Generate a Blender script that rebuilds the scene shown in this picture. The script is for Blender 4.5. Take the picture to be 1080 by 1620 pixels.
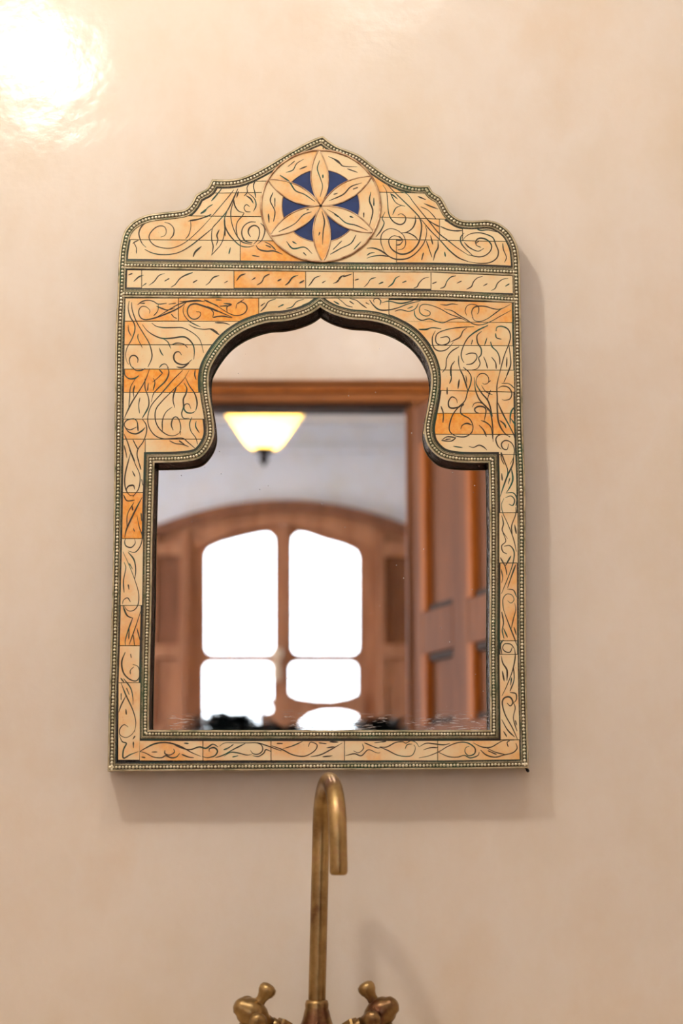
import bpy, bmesh, math, random
from mathutils import Vector, Matrix
random.seed(7)
SC = bpy.context.scene
COL = SC.collection
for _o in list(bpy.data.objects):
    bpy.data.objects.remove(_o)

# ------------------------------------------------------------------ camera
F = 2600.0                       # focal length in pixels of the 1080x1620 frame
PITCH = math.atan(F / 14400.0)
CAM = Vector((0.0, -1.6, 1.1))
cam_d = bpy.data.cameras.new('camera')
cam_d.sensor_fit = 'VERTICAL'
cam_d.sensor_height = 36.0
cam_d.lens = F / 1620.0 * 36.0
cam_d.clip_start = 0.02
cam_d.dof.use_dof = True
cam_d.dof.focus_distance = 1.615
cam_d.dof.aperture_fstop = 5.0
cam = bpy.data.objects.new('camera', cam_d)
COL.objects.link(cam)
cam.location = CAM
cam.rotation_euler = (math.pi / 2 + PITCH, 0, 0)
SC.camera = cam

# ------------------------------------------------------------------ world and exposure
SKY_STRENGTH = 6.1
LAMP_STRENGTH = 232.0
FILL_LAMP_STRENGTH = 13.0
HALL_LAMP_STRENGTH = 125.0
EXPOSURE = 0.5
w = bpy.data.worlds.new('daylight')
w.use_nodes = True
bgn = w.node_tree.nodes['Background']
bgn.inputs[0].default_value = (0.86, 0.92, 1.0, 1)
bgn.inputs[1].default_value = SKY_STRENGTH
SC.world = w
SC.view_settings.view_transform = 'Standard'
SC.view_settings.look = 'None'
SC.view_settings.exposure = EXPOSURE
SC.view_settings.gamma = 1.0
SC.view_settings.use_curve_mapping = False
SC.cycles.use_denoising = True
SC.cycles.max_bounces = 10
SC.cycles.diffuse_bounces = 4
SC.cycles.glossy_bounces = 8
SC.cycles.transparent_max_bounces = 16
SC.cycles.caustics_reflective = False
SC.cycles.caustics_refractive = False
SC.cycles.sample_clamp_indirect = 12.0

# ------------------------------------------------------------------ helpers
FW = Vector((0, math.cos(PITCH), math.sin(PITCH)))
UP = Vector((0, -math.sin(PITCH), math.cos(PITCH)))


def P(px, py, Y):
    """Point where the photograph's pixel meets the plane y = Y (wall plane: 0)."""
    d = Vector((1, 0, 0)) * ((px - 540.0) / F) + UP * ((810.0 - py) / F) + FW
    return CAM + d * ((Y - CAM.y) / d.y)


def V(px, py, Y):
    """Real point of the room whose mirror image (mirror at y = GLASS_Y) is seen at that pixel, Y behind the glass."""
    p = P(px, py, Y + GLASS_Y)
    return Vector((p.x, GLASS_Y - Y, p.z))


DY = -0.0125            # stand-off of the mirror from the wall
GLASS_Y = -0.005 + DY


def PM(px, py, y):
    return P(px, py, y + DY if y < -0.0018 else y)



def lin(r, g, b):
    f = lambda c: (c / 12.92 if c <= 0.04045 else ((c + 0.055) / 1.055) ** 2.4)
    return (f(r / 255.0), f(g / 255.0), f(b / 255.0), 1.0)


class NT:
    """Small helper for node materials."""
    def __init__(s, name):
        s.m = bpy.data.materials.new(name)
        s.m.use_nodes = True
        s.t = s.m.node_tree
        s.b = s.t.nodes['Principled BSDF']
        s.out = s.t.nodes['Material Output']

    def n(s, typ, **kw):
        nd = s.t.nodes.new(typ)
        for k, v in kw.items():
            if k.startswith('i_'):
                nd.inputs[k[2:].replace('_', ' ')].default_value = v
            else:
                setattr(nd, k, v)
        return nd

    def l(s, a, b):
        s.t.links.new(a, b)

    def coords(s, scale=(1, 1, 1), kind='Object'):
        tc = s.n('ShaderNodeTexCoord')
        mp = s.n('ShaderNodeMapping')
        mp.inputs['Scale'].default_value = scale
        s.l(tc.outputs[kind], mp.inputs['Vector'])
        return mp.outputs['Vector']

    def noise(s, vec, scale, detail=4.0, rough=0.55):
        nd = s.n('ShaderNodeTexNoise')
        nd.inputs['Scale'].default_value = scale
        nd.inputs['Detail'].default_value = detail
        nd.inputs['Roughness'].default_value = rough
        s.l(vec, nd.inputs['Vector'])
        return nd.outputs['Fac']

    def ramp(s, fac, stops):
        r = s.n('ShaderNodeValToRGB')
        el = r.color_ramp.elements
        while len(el) < len(stops):
            el.new(0.5)
        for e, (p, c) in zip(el, stops):
            e.position = p
            e.color = c if isinstance(c, tuple) else (c, c, c, 1)
        s.l(fac, r.inputs['Fac'])
        return r.outputs['Color']

    def mix(s, fac, a, b, mode='MIX'):
        m = s.n('ShaderNodeMix', data_type='RGBA', blend_type=mode)
        for sock, v in ((m.inputs[0], fac), (m.inputs[6], a), (m.inputs[7], b)):
            if hasattr(v, 'links'):
                s.l(v, sock)
            else:
                sock.default_value = v
        return m.outputs[2]

    def math(s, op, a, b=0.0):
        m = s.n('ShaderNodeMath', operation=op)
        for sock, v in ((m.inputs[0], a), (m.inputs[1], b)):
            if hasattr(v, 'links'):
                s.l(v, sock)
            else:
                sock.default_value = v
        return m.outputs[0]

    def bump(s, h, strength, dist=0.001):
        b = s.n('ShaderNodeBump')
        b.inputs['Strength'].default_value = strength
        b.inputs['Distance'].default_value = dist
        s.l(h, b.inputs['Height'])
        s.l(b.outputs['Normal'], s.b.inputs['Normal'])

    def set(s, **kw):
        for k, v in kw.items():
            s.b.inputs[k.replace('_', ' ')].default_value = v
        return s


M = {}


def plaster(name, c0, c1, c2, rough, bump=0.12):
    t = NT(name)
    v = t.coords()
    mid = t.noise(v, 9.0, 4, 0.5)
    fine = t.noise(v, 55.0, 4, 0.6)
    big = t.noise(v, 3.1, 4, 0.5)
    c = t.ramp(big, [(0.25, c1), (0.5, c0), (0.75, c2)])
    lo = t.noise(t.coords((1.0, 1.0, 0.7)), 7.0, 5, 0.62)
    mott = t.ramp(lo, [(0.30, lin(250, 244, 236)), (0.5, (1, 1, 1, 1)), (0.70, lin(250, 246, 238))])
    c = t.mix(1.0, c, mott, 'MULTIPLY')
    c = t.mix(t.math('MULTIPLY', t.ramp(fine, [(0.6, 0.0), (0.8, 1.0)]), 0.10), c, c1)
    t.l(c, t.b.inputs['Base Color'])
    t.set(Roughness=rough, Specular_IOR_Level=0.2)
    h = t.math('ADD', t.math('MULTIPLY', mid, 1.0), t.math('MULTIPLY', fine, 0.14))
    t.bump(h, bump, 0.02)
    M[name] = t.m
    return t


plaster('tadelakt', lin(238, 228, 218), lin(231, 219, 207), lin(240, 226, 211), 0.17, 0.10)
plaster('hall_plaster', lin(216, 220, 228), lin(208, 213, 222), lin(220, 222, 228), 0.8, 0.05)
plaster('ceiling_plaster', lin(238, 236, 230), lin(232, 228, 220), lin(240, 238, 234), 0.8, 0.04)


def wood(name, a, b, c, rough=0.55, axis=(1, 1, 0.12), scale=14.0, coat=0.0):
    t = NT(name)
    v = t.coords(axis)
    n1 = t.noise(v, scale, 8, 0.65)
    n2 = t.noise(v, scale * 5, 4, 0.6)
    col = t.ramp(n1, [(0.3, a), (0.52, b), (0.72, c)])
    col = t.mix(t.math('MULTIPLY', t.ramp(n2, [(0.45, 0.0), (0.65, 1.0)]), 0.3), col, a)
    t.l(col, t.b.inputs['Base Color'])
    t.set(Roughness=rough, Coat_Weight=coat, Coat_Roughness=0.3)
    t.b.inputs['Specular IOR Level'].default_value = 0.25
    t.bump(n2, 0.08, 0.002)
    M[name] = t.m


wood('door_wood', lin(96, 58, 34), lin(128, 80, 48), lin(146, 94, 58), 0.65)
wood('door_wood_h', lin(118, 70, 34), lin(162, 102, 54), lin(184, 120, 68), axis=(0.12, 1, 1))
wood('moulding_wood', lin(132, 70, 22), lin(172, 98, 34), lin(188, 112, 46))
wood('window_wood', lin(140, 92, 64), lin(172, 120, 88), lin(190, 138, 102), 0.5)
wood('window_wood_dark', lin(104, 66, 46), lin(132, 86, 62), lin(148, 100, 72), 0.5)

wood('shade_dark_wood', lin(50, 36, 28), lin(66, 50, 40), lin(78, 60, 48), 0.7)  # recess shade put into a near-black wood colour; also on the door head
t = NT('terracotta_floor')
v = t.coords()
c = t.ramp(t.noise(v, 5.0, 6), [(0.3, lin(150, 92, 66)), (0.7, lin(182, 122, 92))])
t.l(c, t.b.inputs['Base Color']); t.set(Roughness=0.45); M['floor'] = t.m

# bone tile: the object colour carries (orange stain, pink, grey)
t = NT('bone')
v = t.coords((1, 1, 1))
oi = t.n('ShaderNodeObjectInfo')
sep = t.n('ShaderNodeSeparateColor')
t.l(oi.outputs['Color'], sep.inputs[0])
offv = t.n('ShaderNodeVectorMath', operation='ADD')
t.l(v, offv.inputs[0])
rnd = t.n('ShaderNodeCombineXYZ')
t.l(t.math('MULTIPLY', oi.outputs['Random'], 3.0), rnd.inputs[0])
t.l(t.math('MULTIPLY', oi.outputs['Random'], 7.0), rnd.inputs[2])
t.l(rnd.outputs[0], offv.inputs[1])
vv = offv.outputs[0]
n_big = t.noise(vv, 34.0, 5, 0.6)
n_mid = t.noise(vv, 110.0, 4, 0.6)
n_lo = t.noise(vv, 16.0, 3, 0.5)
stain = t.math('ADD', t.math('ADD', t.math('MULTIPLY', n_big, 1.0), t.math('MULTIPLY', n_lo, 0.9)), t.math('MULTIPLY', sep.outputs[0], 0.62))
stain = t.ramp(t.math('MULTIPLY', stain, 0.5), [(0.50, 0.0), (0.585, 0.30), (0.69, 0.78), (0.82, 1.0)])
base = t.mix(sep.outputs[2], lin(238, 207, 150), lin(216, 196, 160))
base = t.mix(sep.outputs[1], base, lin(240, 184, 134))
base = t.mix(t.math('MULTIPLY', t.ramp(n_lo, [(0.42, 0.0), (0.62, 1.0)]), 0.6), lin(244, 221, 178), base)
fine = t.noise(vv, 230.0, 3, 0.6)
orange = t.mix(t.ramp(fine, [(0.4, 0.0), (0.62, 1.0)]), lin(246, 154, 36), lin(252, 180, 72))
col = t.mix(stain, base, orange)
speck = t.noise(vv, 420.0, 2, 0.5)
col = t.mix(t.math('MULTIPLY', t.ramp(speck, [(0.68, 0.0), (0.76, 1.0)]), 0.3), col, lin(190, 110, 60))
t.l(col, t.b.inputs['Base Color'])
t.set(Roughness=0.32, Coat_Weight=0.25, Coat_Roughness=0.15)
t.bump(n_mid, 0.12, 0.0006)
M['bone'] = t.m

t = NT('engraved_ink')
v = t.coords()
c = t.ramp(t.noise(v, 40.0, 3), [(0.5, lin(62, 50, 38)), (0.58, lin(40, 66, 56)), (0.68, lin(24, 88, 74))])
t.l(c, t.b.inputs['Base Color']); t.set(Roughness=0.6); M['ink'] = t.m

t = NT('blue_enamel')
v = t.coords()
c = t.ramp(t.noise(v, 60.0, 4), [(0.3, lin(18, 40, 92)), (0.7, lin(28, 60, 122))])
t.l(c, t.b.inputs['Base Color']); t.set(Roughness=0.3); M['blue'] = t.m

t = NT('aged_silver')
v = t.coords()
n1 = t.noise(v, 60.0, 5, 0.65)
c = t.ramp(n1, [(0.30, lin(104, 112, 84)), (0.44, lin(178, 164, 130)), (0.66, lin(214, 200, 168))])
t.l(c, t.b.inputs['Base Color']); t.set(Metallic=0.6, Roughness=0.4); t.bump(t.noise(v, 700.0, 2), 0.2, 0.0004)
M['silver'] = t.m
t = NT('bead_silver')
v = t.coords()
c = t.ramp(t.noise(v, 45.0, 4), [(0.3, lin(196, 194, 160)), (0.6, lin(246, 238, 214))])
t.l(c, t.b.inputs['Base Color']); t.set(Metallic=0.6, Roughness=0.3); M['bead'] = t.m
t = NT('green_patina')
v = t.coords()
c = t.ramp(t.noise(v, 22.0, 4, 0.6), [(0.46, lin(92, 80, 58)), (0.58, lin(74, 82, 58)), (0.72, lin(38, 92, 64))])
t.l(c, t.b.inputs['Base Color']); t.set(Metallic=0.35, Roughness=0.5); M['patina'] = t.m
t = NT('black_lacquer')
v = t.coords()
c = t.ramp(t.noise(v, 60.0, 3), [(0.3, lin(8, 8, 10)), (0.7, lin(18, 16, 18))])
t.l(c, t.b.inputs['Base Color']); t.set(Roughness=0.1, Specular_IOR_Level=0.4); t.bump(t.noise(v, 120.0, 3), 0.9, 0.005)
M['lacquer'] = t.m
t = NT('groove_black')
v = t.coords()
c = t.ramp(t.noise(v, 25.0, 3), [(0.45, lin(38, 30, 22)), (0.62, lin(22, 52, 38))])
t.l(c, t.b.inputs['Base Color']); t.set(Roughness=0.4); M['groove'] = t.m
t = NT('joint_black')
t.set(Base_Color=lin(44, 34, 24), Roughness=0.7); M['joint'] = t.m
t = NT('rosette_wire')
v = t.coords()
c = t.ramp(t.noise(v, 80.0, 3), [(0.35, lin(150, 108, 78)), (0.65, lin(224, 194, 158))])
t.l(c, t.b.inputs['Base Color']); t.set(Metallic=0.55, Roughness=0.35); M['wire'] = t.m

# old mirror: silvered glass with fine specks and worn streaks towards its lower edge
t = NT('old_mirror')
v = t.coords()
sx = t.n('ShaderNodeSeparateXYZ'); t.l(v, sx.inputs[0])
sp = t.n('ShaderNodeTexVoronoi'); sp.inputs['Scale'].default_value = 95.0
t.l(v, sp.inputs['Vector'])
spm = t.ramp(sp.outputs['Distance'], [(0.045, 1.0), (0.07, 0.0)])
spk = t.math('MULTIPLY', spm, t.ramp(t.noise(v, 13.0, 3), [(0.5, 0.0), (0.6, 1.0)]))
sv = t.coords((90.0, 1.0, 900.0))
st = t.ramp(t.noise(sv, 1.0, 3, 0.6), [(0.54, 0.0), (0.60, 1.0)])
MIR_Z0 = P(500, 1165, 0).z
low = t.n('ShaderNodeMapRange'); low.clamp = True
low.inputs['From Min'].default_value = MIR_Z0 + 0.026
low.inputs['From Max'].default_value = MIR_Z0 + 0.013
t.l(sx.outputs[2], low.inputs['Value'])
streak = t.math('MULTIPLY', t.math('MULTIPLY', st, low.outputs[0]), t.ramp(t.noise(t.coords((14, 1, 14)), 1.0, 2), [(0.4, 0.0), (0.5, 1.0)]))
dirt = t.math('MAXIMUM', spk, streak)
t.set(Base_Color=(0.93, 0.92, 0.93, 1), Metallic=1.0, Roughness=0.0)
dif = t.n('ShaderNodeBsdfDiffuse'); dif.inputs[0].default_value = lin(240, 228, 226)
mx = t.n('ShaderNodeMixShader')
t.l(t.math('MULTIPLY', dirt, 0.6), mx.inputs[0]); t.l(t.b.outputs[0], mx.inputs[1]); t.l(dif.outputs[0], mx.inputs[2])
t.l(mx.outputs[0], t.out.inputs[0])
M['mirror'] = t.m

t = NT('aged_brass')
v = t.coords()
n1 = t.noise(v, 26.0, 5, 0.6)
c = t.ramp(n1, [(0.34, lin(112, 78, 58)), (0.45, lin(150, 122, 82)), (0.6, lin(180, 152, 104)), (0.74, lin(166, 122, 98))])
t.l(c, t.b.inputs['Base Color'])
t.l(t.math('ADD', t.math('MULTIPLY', n1, 0.25), 0.2), t.b.inputs['Roughness'])
t.set(Metallic=0.95); M['brass'] = t.m
t = NT('black_iron'); t.set(Base_Color=lin(24, 22, 22), Roughness=0.45, Metallic=0.4); M['iron'] = t.m
t = NT('pale_brass'); t.set(Base_Color=lin(206, 180, 150), Roughness=0.45, Metallic=0.3); M['pale_brass'] = t.m
t = NT('stone')
v = t.coords(); c = t.ramp(t.noise(v, 9.0, 6), [(0.3, lin(186, 164, 138)), (0.7, lin(214, 196, 172))])
t.l(c, t.b.inputs['Base Color']); t.set(Roughness=0.4); M['stone'] = t.m
t = NT('window_pane')
gl = t.n('ShaderNodeBsdfTransparent'); gl.inputs[0].default_value = (0.96, 0.98, 0.98, 1)
gs = t.n('ShaderNodeBsdfGlossy'); gs.inputs['Roughness'].default_value = 0.02
mx = t.n('ShaderNodeMixShader'); mx.inputs[0].default_value = 0.06
t.l(gl.outputs[0], mx.inputs[1]); t.l(gs.outputs[0], mx.inputs[2]); t.l(mx.outputs[0], t.out.inputs[0])
M['pane'] = t.m
t = NT('amber_glass')
tr = t.n('ShaderNodeBsdfTranslucent'); tr.inputs[0].default_value = (1.0, 0.80, 0.40, 1)
mx = t.n('ShaderNodeMixShader'); mx.inputs[0].default_value = 0.85
t.set(Base_Color=lin(250, 214, 130), Roughness=0.3)
t.l(t.b.outputs[0], mx.inputs[1]); t.l(tr.outputs[0], mx.inputs[2]); t.l(mx.outputs[0], t.out.inputs[0])
M['amber'] = t.m


def emitter(name, col, s):
    t = NT(name)
    e = t.n('ShaderNodeEmission'); e.inputs[0].default_value = col; e.inputs[1].default_value = s
    t.l(e.outputs[0], t.out.inputs[0]); M[name] = t.m


emitter('bulb', (1.0, 0.93, 0.80, 1), LAMP_STRENGTH)
emitter('opal', (1.0, 0.97, 0.92, 1), FILL_LAMP_STRENGTH)
emitter('hall_bulb', (1.0, 0.92, 0.78, 1), HALL_LAMP_STRENGTH)
t = NT('dark_leaf')
v = t.coords(); c = t.ramp(t.noise(v, 20.0, 3), [(0.3, lin(18, 24, 26)), (0.7, lin(34, 42, 40))])
t.l(c, t.b.inputs['Base Color']); t.set(Roughness=0.45); M['leaf'] = t.m
t = NT('clay'); t.set(Base_Color=lin(120, 74, 54), Roughness=0.7); M['clay'] = t.m


def link(name, me, mat=None, parent=None, smooth=False, kind=None):
    o = bpy.data.objects.new(name, me)
    COL.objects.link(o)
    if mat is not None:
        for m in (mat if isinstance(mat, (list, tuple)) else [mat]):
            me.materials.append(M[m] if isinstance(m, str) else m)
    if smooth:
        for p in me.polygons:
            p.use_smooth = True
    if parent is not None:
        o.parent = parent
        if parent.parent is None:
            o.matrix_parent_inverse = Matrix.Translation(-parent.location)
    if kind:
        o['kind'] = kind
    return o


def from_bm(name, bm, mat=None, parent=None, smooth=False, kind=None, recalc=True):
    if recalc:
        bmesh.ops.recalc_face_normals(bm, faces=bm.faces[:])
    me = bpy.data.meshes.new(name)
    bm.to_mesh(me); bm.free()
    return link(name, me, mat, parent, smooth, kind)


def from_lists(name, vs, fs, mat=None, parent=None, smooth=False, kind=None, mats_idx=None):
    me = bpy.data.meshes.new(name)
    me.from_pydata([tuple(v) for v in vs], [], fs)
    if mats_idx:
        me.polygons.foreach_set('material_index', mats_idx)
    me.update()
    return link(name, me, mat, parent, smooth, kind)


def thing(name, label, cat, loc, group=None):
    o = bpy.data.objects.new(name, None)
    o.empty_display_size = 0.05
    COL.objects.link(o)
    o.location = loc
    o['label'] = label; o['category'] = cat
    if group:
        o['group'] = group
    return o


def struct(name, loc=(0, 0, 0)):
    o = bpy.data.objects.new(name, None)
    COL.objects.link(o); o.location = loc; o['kind'] = 'structure'
    return o


def bm_box(bm, a, b, bevel=0.0):
    x0, y0, z0 = (min(a[i], b[i]) for i in range(3)); x1, y1, z1 = (max(a[i], b[i]) for i in range(3))
    vs = [bm.verts.new(p) for p in ((x0, y0, z0), (x1, y0, z0), (x1, y1, z0), (x0, y1, z0), (x0, y0, z1), (x1, y0, z1), (x1, y1, z1), (x0, y1, z1))]
    fs = [bm.faces.new([vs[i] for i in q]) for q in ((3, 2, 1, 0), (4, 5, 6, 7), (0, 1, 5, 4), (1, 2, 6, 5), (2, 3, 7, 6), (3, 0, 4, 7))]
    if bevel:
        es = list({e for f in fs for e in f.edges})
        bmesh.ops.bevel(bm, geom=es, offset=bevel, segments=2, affect='EDGES', profile=0.5)


def box(name, a, b, mat, parent=None, bevel=0.0, kind=None, matrix=None):
    bm = bmesh.new(); bm_box(bm, a, b, bevel)
    if matrix is not None:
        bmesh.ops.transform(bm, matrix=matrix, verts=bm.verts[:])
    return from_bm(name, bm, mat, parent, False, kind)


def bm_lathe(bm, prof, seg=32, M4=None, caps=True):
    """profile of (radius, height) turned about z"""
    rings = []
    for r, h in prof:
        if r < 1e-6:
            ring = [bm.verts.new((0, 0, h))]
        else:
            ring = [bm.verts.new((r * math.cos(2 * math.pi * k / seg), r * math.sin(2 * math.pi * k / seg), h)) for k in range(seg)]
        rings.append(ring)
    for A, B in zip(rings, rings[1:]):
        for k in range(seg):
            k2 = (k + 1) % seg
            if len(A) == 1 and len(B) == 1:
                continue
            if len(A) == 1:
                bm.faces.new((A[0], B[k], B[k2]))
            elif len(B) == 1:
                bm.faces.new((A[k], A[k2], B[0]))
            else:
                bm.faces.new((A[k], A[k2], B[k2], B[k]))
    if caps:
        for R in (rings[0], rings[-1]):
            if len(R) > 2:
                bm.faces.new(R)
    if M4 is not None:
        bmesh.ops.transform(bm, matrix=M4, verts=[v for R in rings for v in R])


def lathe(name, prof, mat, parent=None, loc=(0, 0, 0), axis=None, seg=32, caps=True):
    bm = bmesh.new()
    m4 = Matrix.Translation(loc)
    if axis is not None:
        m4 = m4 @ Vector(axis).to_track_quat('Z', 'Y').to_matrix().to_4x4()
    bm_lathe(bm, prof, seg, m4, caps)
    return from_bm(name, bm, mat, parent, True)


def bm_tube(bm, pts, radii, seg=16):
    pts = [Vector(p) for p in pts]
    if not isinstance(radii, (list, tuple)):
        radii = [radii] * len(pts)
    nrm = None; rings = []
    for i, p in enumerate(pts):
        t_ = (pts[min(i + 1, len(pts) - 1)] - pts[max(i - 1, 0)]).normalized()
        if nrm is None:
            nrm = t_.orthogonal().normalized()
        nrm = (nrm - t_ * nrm.dot(t_)).normalized()
        bn = t_.cross(nrm)
        rings.append([bm.verts.new(p + (nrm * math.cos(2 * math.pi * k / seg) + bn * math.sin(2 * math.pi * k / seg)) * radii[i]) for k in range(seg)])
    for A, B in zip(rings, rings[1:]):
        for k in range(seg):
            bm.faces.new((A[k], A[(k + 1) % seg], B[(k + 1) % seg], B[k]))
    bm.faces.new(rings[0]); bm.faces.new(rings[-1])


def tube(name, pts, radii, mat, parent=None, seg=16):
    bm = bmesh.new(); bm_tube(bm, pts, radii, seg)
    return from_bm(name, bm, mat, parent, True)


def cr(pts, step=2.0, closed=False):
    """Catmull-Rom through 2-D (or 3-D) points, sampled about every `step`."""
    pts = [Vector(p) for p in pts]
    if len(pts) == 2:
        n = max(1, int((pts[1] - pts[0]).length / step))
        return [pts[0].lerp(pts[1], i / n) for i in range(n + 1)]
    out = []
    n = len(pts)
    for i in range(n if closed else n - 1):
        p1, p2 = pts[i], pts[(i + 1) % n]
        p0 = pts[i - 1] if (i > 0 or closed) else p1 * 2 - p2
        p3 = pts[(i + 2) % n] if (i + 2 < n or closed) else p2 * 2 - p1
        k = max(1, int((p2 - p1).length / step))
        for j in range(k):
            u = j / k
            out.append(0.5 * ((2 * p1) + (p2 - p0) * u + (2 * p0 - 5 * p1 + 4 * p2 - p3) * u * u + (3 * p1 - p0 - 3 * p2 + p3) * u ** 3))
    if not closed:
        out.append(pts[-1])
    return out


def chain(segs, step=3.0):
    """closed outline of smooth pieces that meet in corners"""
    out = []
    for s in segs:
        c = cr(s, step)
        out += c[:-1]
    return out


def area(poly):
    return 0.5 * sum(a[0] * b[1] - b[0] * a[1] for a, b in zip(poly, poly[1:] + poly[:1]))


def offset(poly, d, closed=True):
    """offset a polyline; d > 0 to the right hand of travel in image space (inside for clockwise outlines)"""
    n = len(poly); out = []
    for i in range(n):
        a = poly[i - 1] if (i > 0 or closed) else poly[i]
        b = poly[i]
        c_ = poly[(i + 1) % n] if (i < n - 1 or closed) else poly[i]
        t1 = (b - a); t2 = (c_ - b)
        if t1.length < 1e-9: t1 = t2
        if t2.length < 1e-9: t2 = t1
        t1 = t1.normalized(); t2 = t2.normalized()
        n1 = Vector((-t1.y, t1.x)); n2 = Vector((-t2.y, t2.x))
        m_ = n1 + n2
        if m_.length < 1e-6:
            m_ = n1
        m_ = m_.normalized()
        s = 1.0 / max(0.45, m_.dot(n1))
        out.append(b + m_ * d * s)
    return out


def prism(name, poly, yf, yb, mat, parent=None, kind=None, bev=0.0):
    """polygon in photo pixels, standing on the wall side yb, face at yf (both metres, minus = into the room)"""
    if area(poly) < 0:
        poly = poly[::-1]
    n = len(poly)
    bm = bmesh.new()
    loops = []
    if bev:
        loops.append([bm.verts.new(PM(p[0], p[1], yf)) for p in offset([Vector((p[0], p[1])) for p in poly], bev)])
        loops.append([bm.verts.new(PM(p[0], p[1], yf + bev * 0.0004)) for p in poly])
    else:
        loops.append([bm.verts.new(PM(p[0], p[1], yf)) for p in poly])
    loops.append([bm.verts.new(PM(p[0], p[1], yb)) for p in poly])
    bm.faces.new(loops[0])
    for A, B in zip(loops, loops[1:]):
        for i in range(n):
            bm.faces.new((A[i], A[(i + 1) % n], B[(i + 1) % n], B[i]))
    bm.faces.new(loops[-1][::-1])
    return from_bm(name, bm, mat, parent, False, kind)


def plate(name, outer, holes, conv, mat, parent=None, kind=None, mats=None):
    """plate with holes; conv(p, 0) front point, conv(p, 1) back point"""
    bm = bmesh.new()
    edges = []; loops = []
    for lp in [outer] + holes:
        vs = [bm.verts.new(conv(p, 0)) for p in lp]
        loops.append((vs, lp))
        edges += [bm.edges.new((vs[i], vs[(i + 1) % len(vs)])) for i in range(len(vs))]
    bmesh.ops.triangle_fill(bm, edges=edges, use_beauty=True, use_dissolve=False)
    ff = bm.faces[:]
    vmap = {}
    for vs, lp in loops:
        for v_, p in zip(vs, lp):
            vmap[v_] = bm.verts.new(conv(p, 1))
    for f in ff:
        bm.faces.new([vmap[v_] for v_ in f.verts][::-1])
    for vs, lp in loops:
        for i in range(len(vs)):
            a, b = vs[i], vs[(i + 1) % len(vs)]
            bm.faces.new((a, b, vmap[b], vmap[a]))
    return from_bm(name, bm, mat, parent, False, kind)


def clip(poly, a, b):
    """keep what lies on the left hand of a->b as seen on the photo (y down): half-plane clip"""
    ax, ay = a; bx, by = b
    side = lambda p: (bx - ax) * (p[1] - ay) - (by - ay) * (p[0] - ax)
    out = []
    for i in range(len(poly)):
        p, q = poly[i], poly[(i + 1) % len(poly)]
        sp_, sq = side(p), side(q)
        if sp_ >= 0:
            out.append(p)
        if (sp_ > 0 and sq < 0) or (sp_ < 0 and sq > 0):
            u = sp_ / (sp_ - sq)
            out.append(p + (q - p) * u)
    return out


def dedupe(poly, eps=0.25):
    out = []
    for p in poly:
        if not out or (p - out[-1]).length > eps:
            out.append(p)
    while len(out) > 2 and (out[0] - out[-1]).length <= eps:
        out.pop()
    return out


def V2(l):
    return [Vector((p[0], p[1])) for p in l]

# ------------------------------------------------------------------ room shell
DOOR_Y = 2.35         # distance of the door wall behind the glass (mirror image)
WIN_Y = 5.6
BX0, BX1, BZ = -1.15, 1.0, 2.65
yd = V(0, 0, DOOR_Y).y
yw = V(0, 0, WIN_Y).y
TH = 0.12
TF = 0.055            # thin partition that carries the door
HX0, HX1, HZ = -2.6, 1.35, V(500, 671, WIN_Y).z
jamb_x = V(651, 800, DOOR_Y).x
head_z = V(500, 656, DOOR_Y + TF + 0.008).z + 0.012
open_x0 = jamb_x - 0.86

o = box('wall_back', (BX0 - TH, 0, 0), (BX1 + TH, TH, BZ), 'tadelakt', kind='structure')
bw0, bw1, bz0, bz1 = -1.6, -2.25, 1.2, 2.0      # unseen window added to the left bathroom wall for daylight fill
bm = bmesh.new()
bm_box(bm, (BX0 - TH, yd, 0), (BX0, bw1, BZ)); bm_box(bm, (BX0 - TH, bw0, 0), (BX0, 0, BZ))
bm_box(bm, (BX0 - TH, bw1, 0), (BX0, bw0, bz0)); bm_box(bm, (BX0 - TH, bw1, bz1), (BX0, bw0, BZ))
from_bm('wall_left', bm, 'tadelakt', kind='structure')
o = box('wall_right', (BX1, yd, 0), (BX1 + TH, 0, BZ), 'tadelakt', kind='structure')
bm = bmesh.new()
bm_box(bm, (HX0 - TH, yd - TF, 0), (open_x0, yd, BZ)); bm_box(bm, (jamb_x, yd - TF, 0), (HX1 + TH, yd, BZ)); bm_box(bm, (open_x0, yd - TF, head_z), (jamb_x, yd, BZ))
from_bm('wall_front', bm, 'tadelakt', kind='structure')
box('ceiling', (BX0 - TH, yd - TF, BZ), (BX1 + TH, TH, BZ + 0.1), 'ceiling_plaster', kind='structure')
box('floor', (HX0 - TH, yw - TH, -0.1), (HX1 + TH, TH, 0), 'floor', kind='structure')
# hall behind the camera
box('ceiling_hall', (HX0 - TH, yw - TH, HZ), (HX1 + TH, yd - TF, HZ + 0.1), 'ceiling_plaster', kind='structure')
box('wall_hall_right', (HX1, yw, 0), (HX1 + TH, yd - TF, HZ), 'hall_plaster', kind='structure')
bm = bmesh.new()      # hall side of the partition above the bathroom
bm_box(bm, (HX0, yd - TF - 0.02, BZ), (HX1, yd - TF, HZ))
from_bm('wall_partition', bm, 'hall_plaster', kind='structure')
# left hall wall with a tall unseen opening added for light
lo0, lo1 = yd - 0.9, yd - 2.6
bm = bmesh.new()
bm_box(bm, (HX0 - TH, yw, 0), (HX0, lo1, HZ)); bm_box(bm, (HX0 - TH, lo0, 0), (HX0, yd, HZ))
bm_box(bm, (HX0 - TH, lo1, 0), (HX0, lo0, 0.5)); bm_box(bm, (HX0 - TH, lo1, 2.35), (HX0, lo0, HZ))
from_bm('wall_hall_left', bm, 'hall_plaster', kind='structure')
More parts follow.
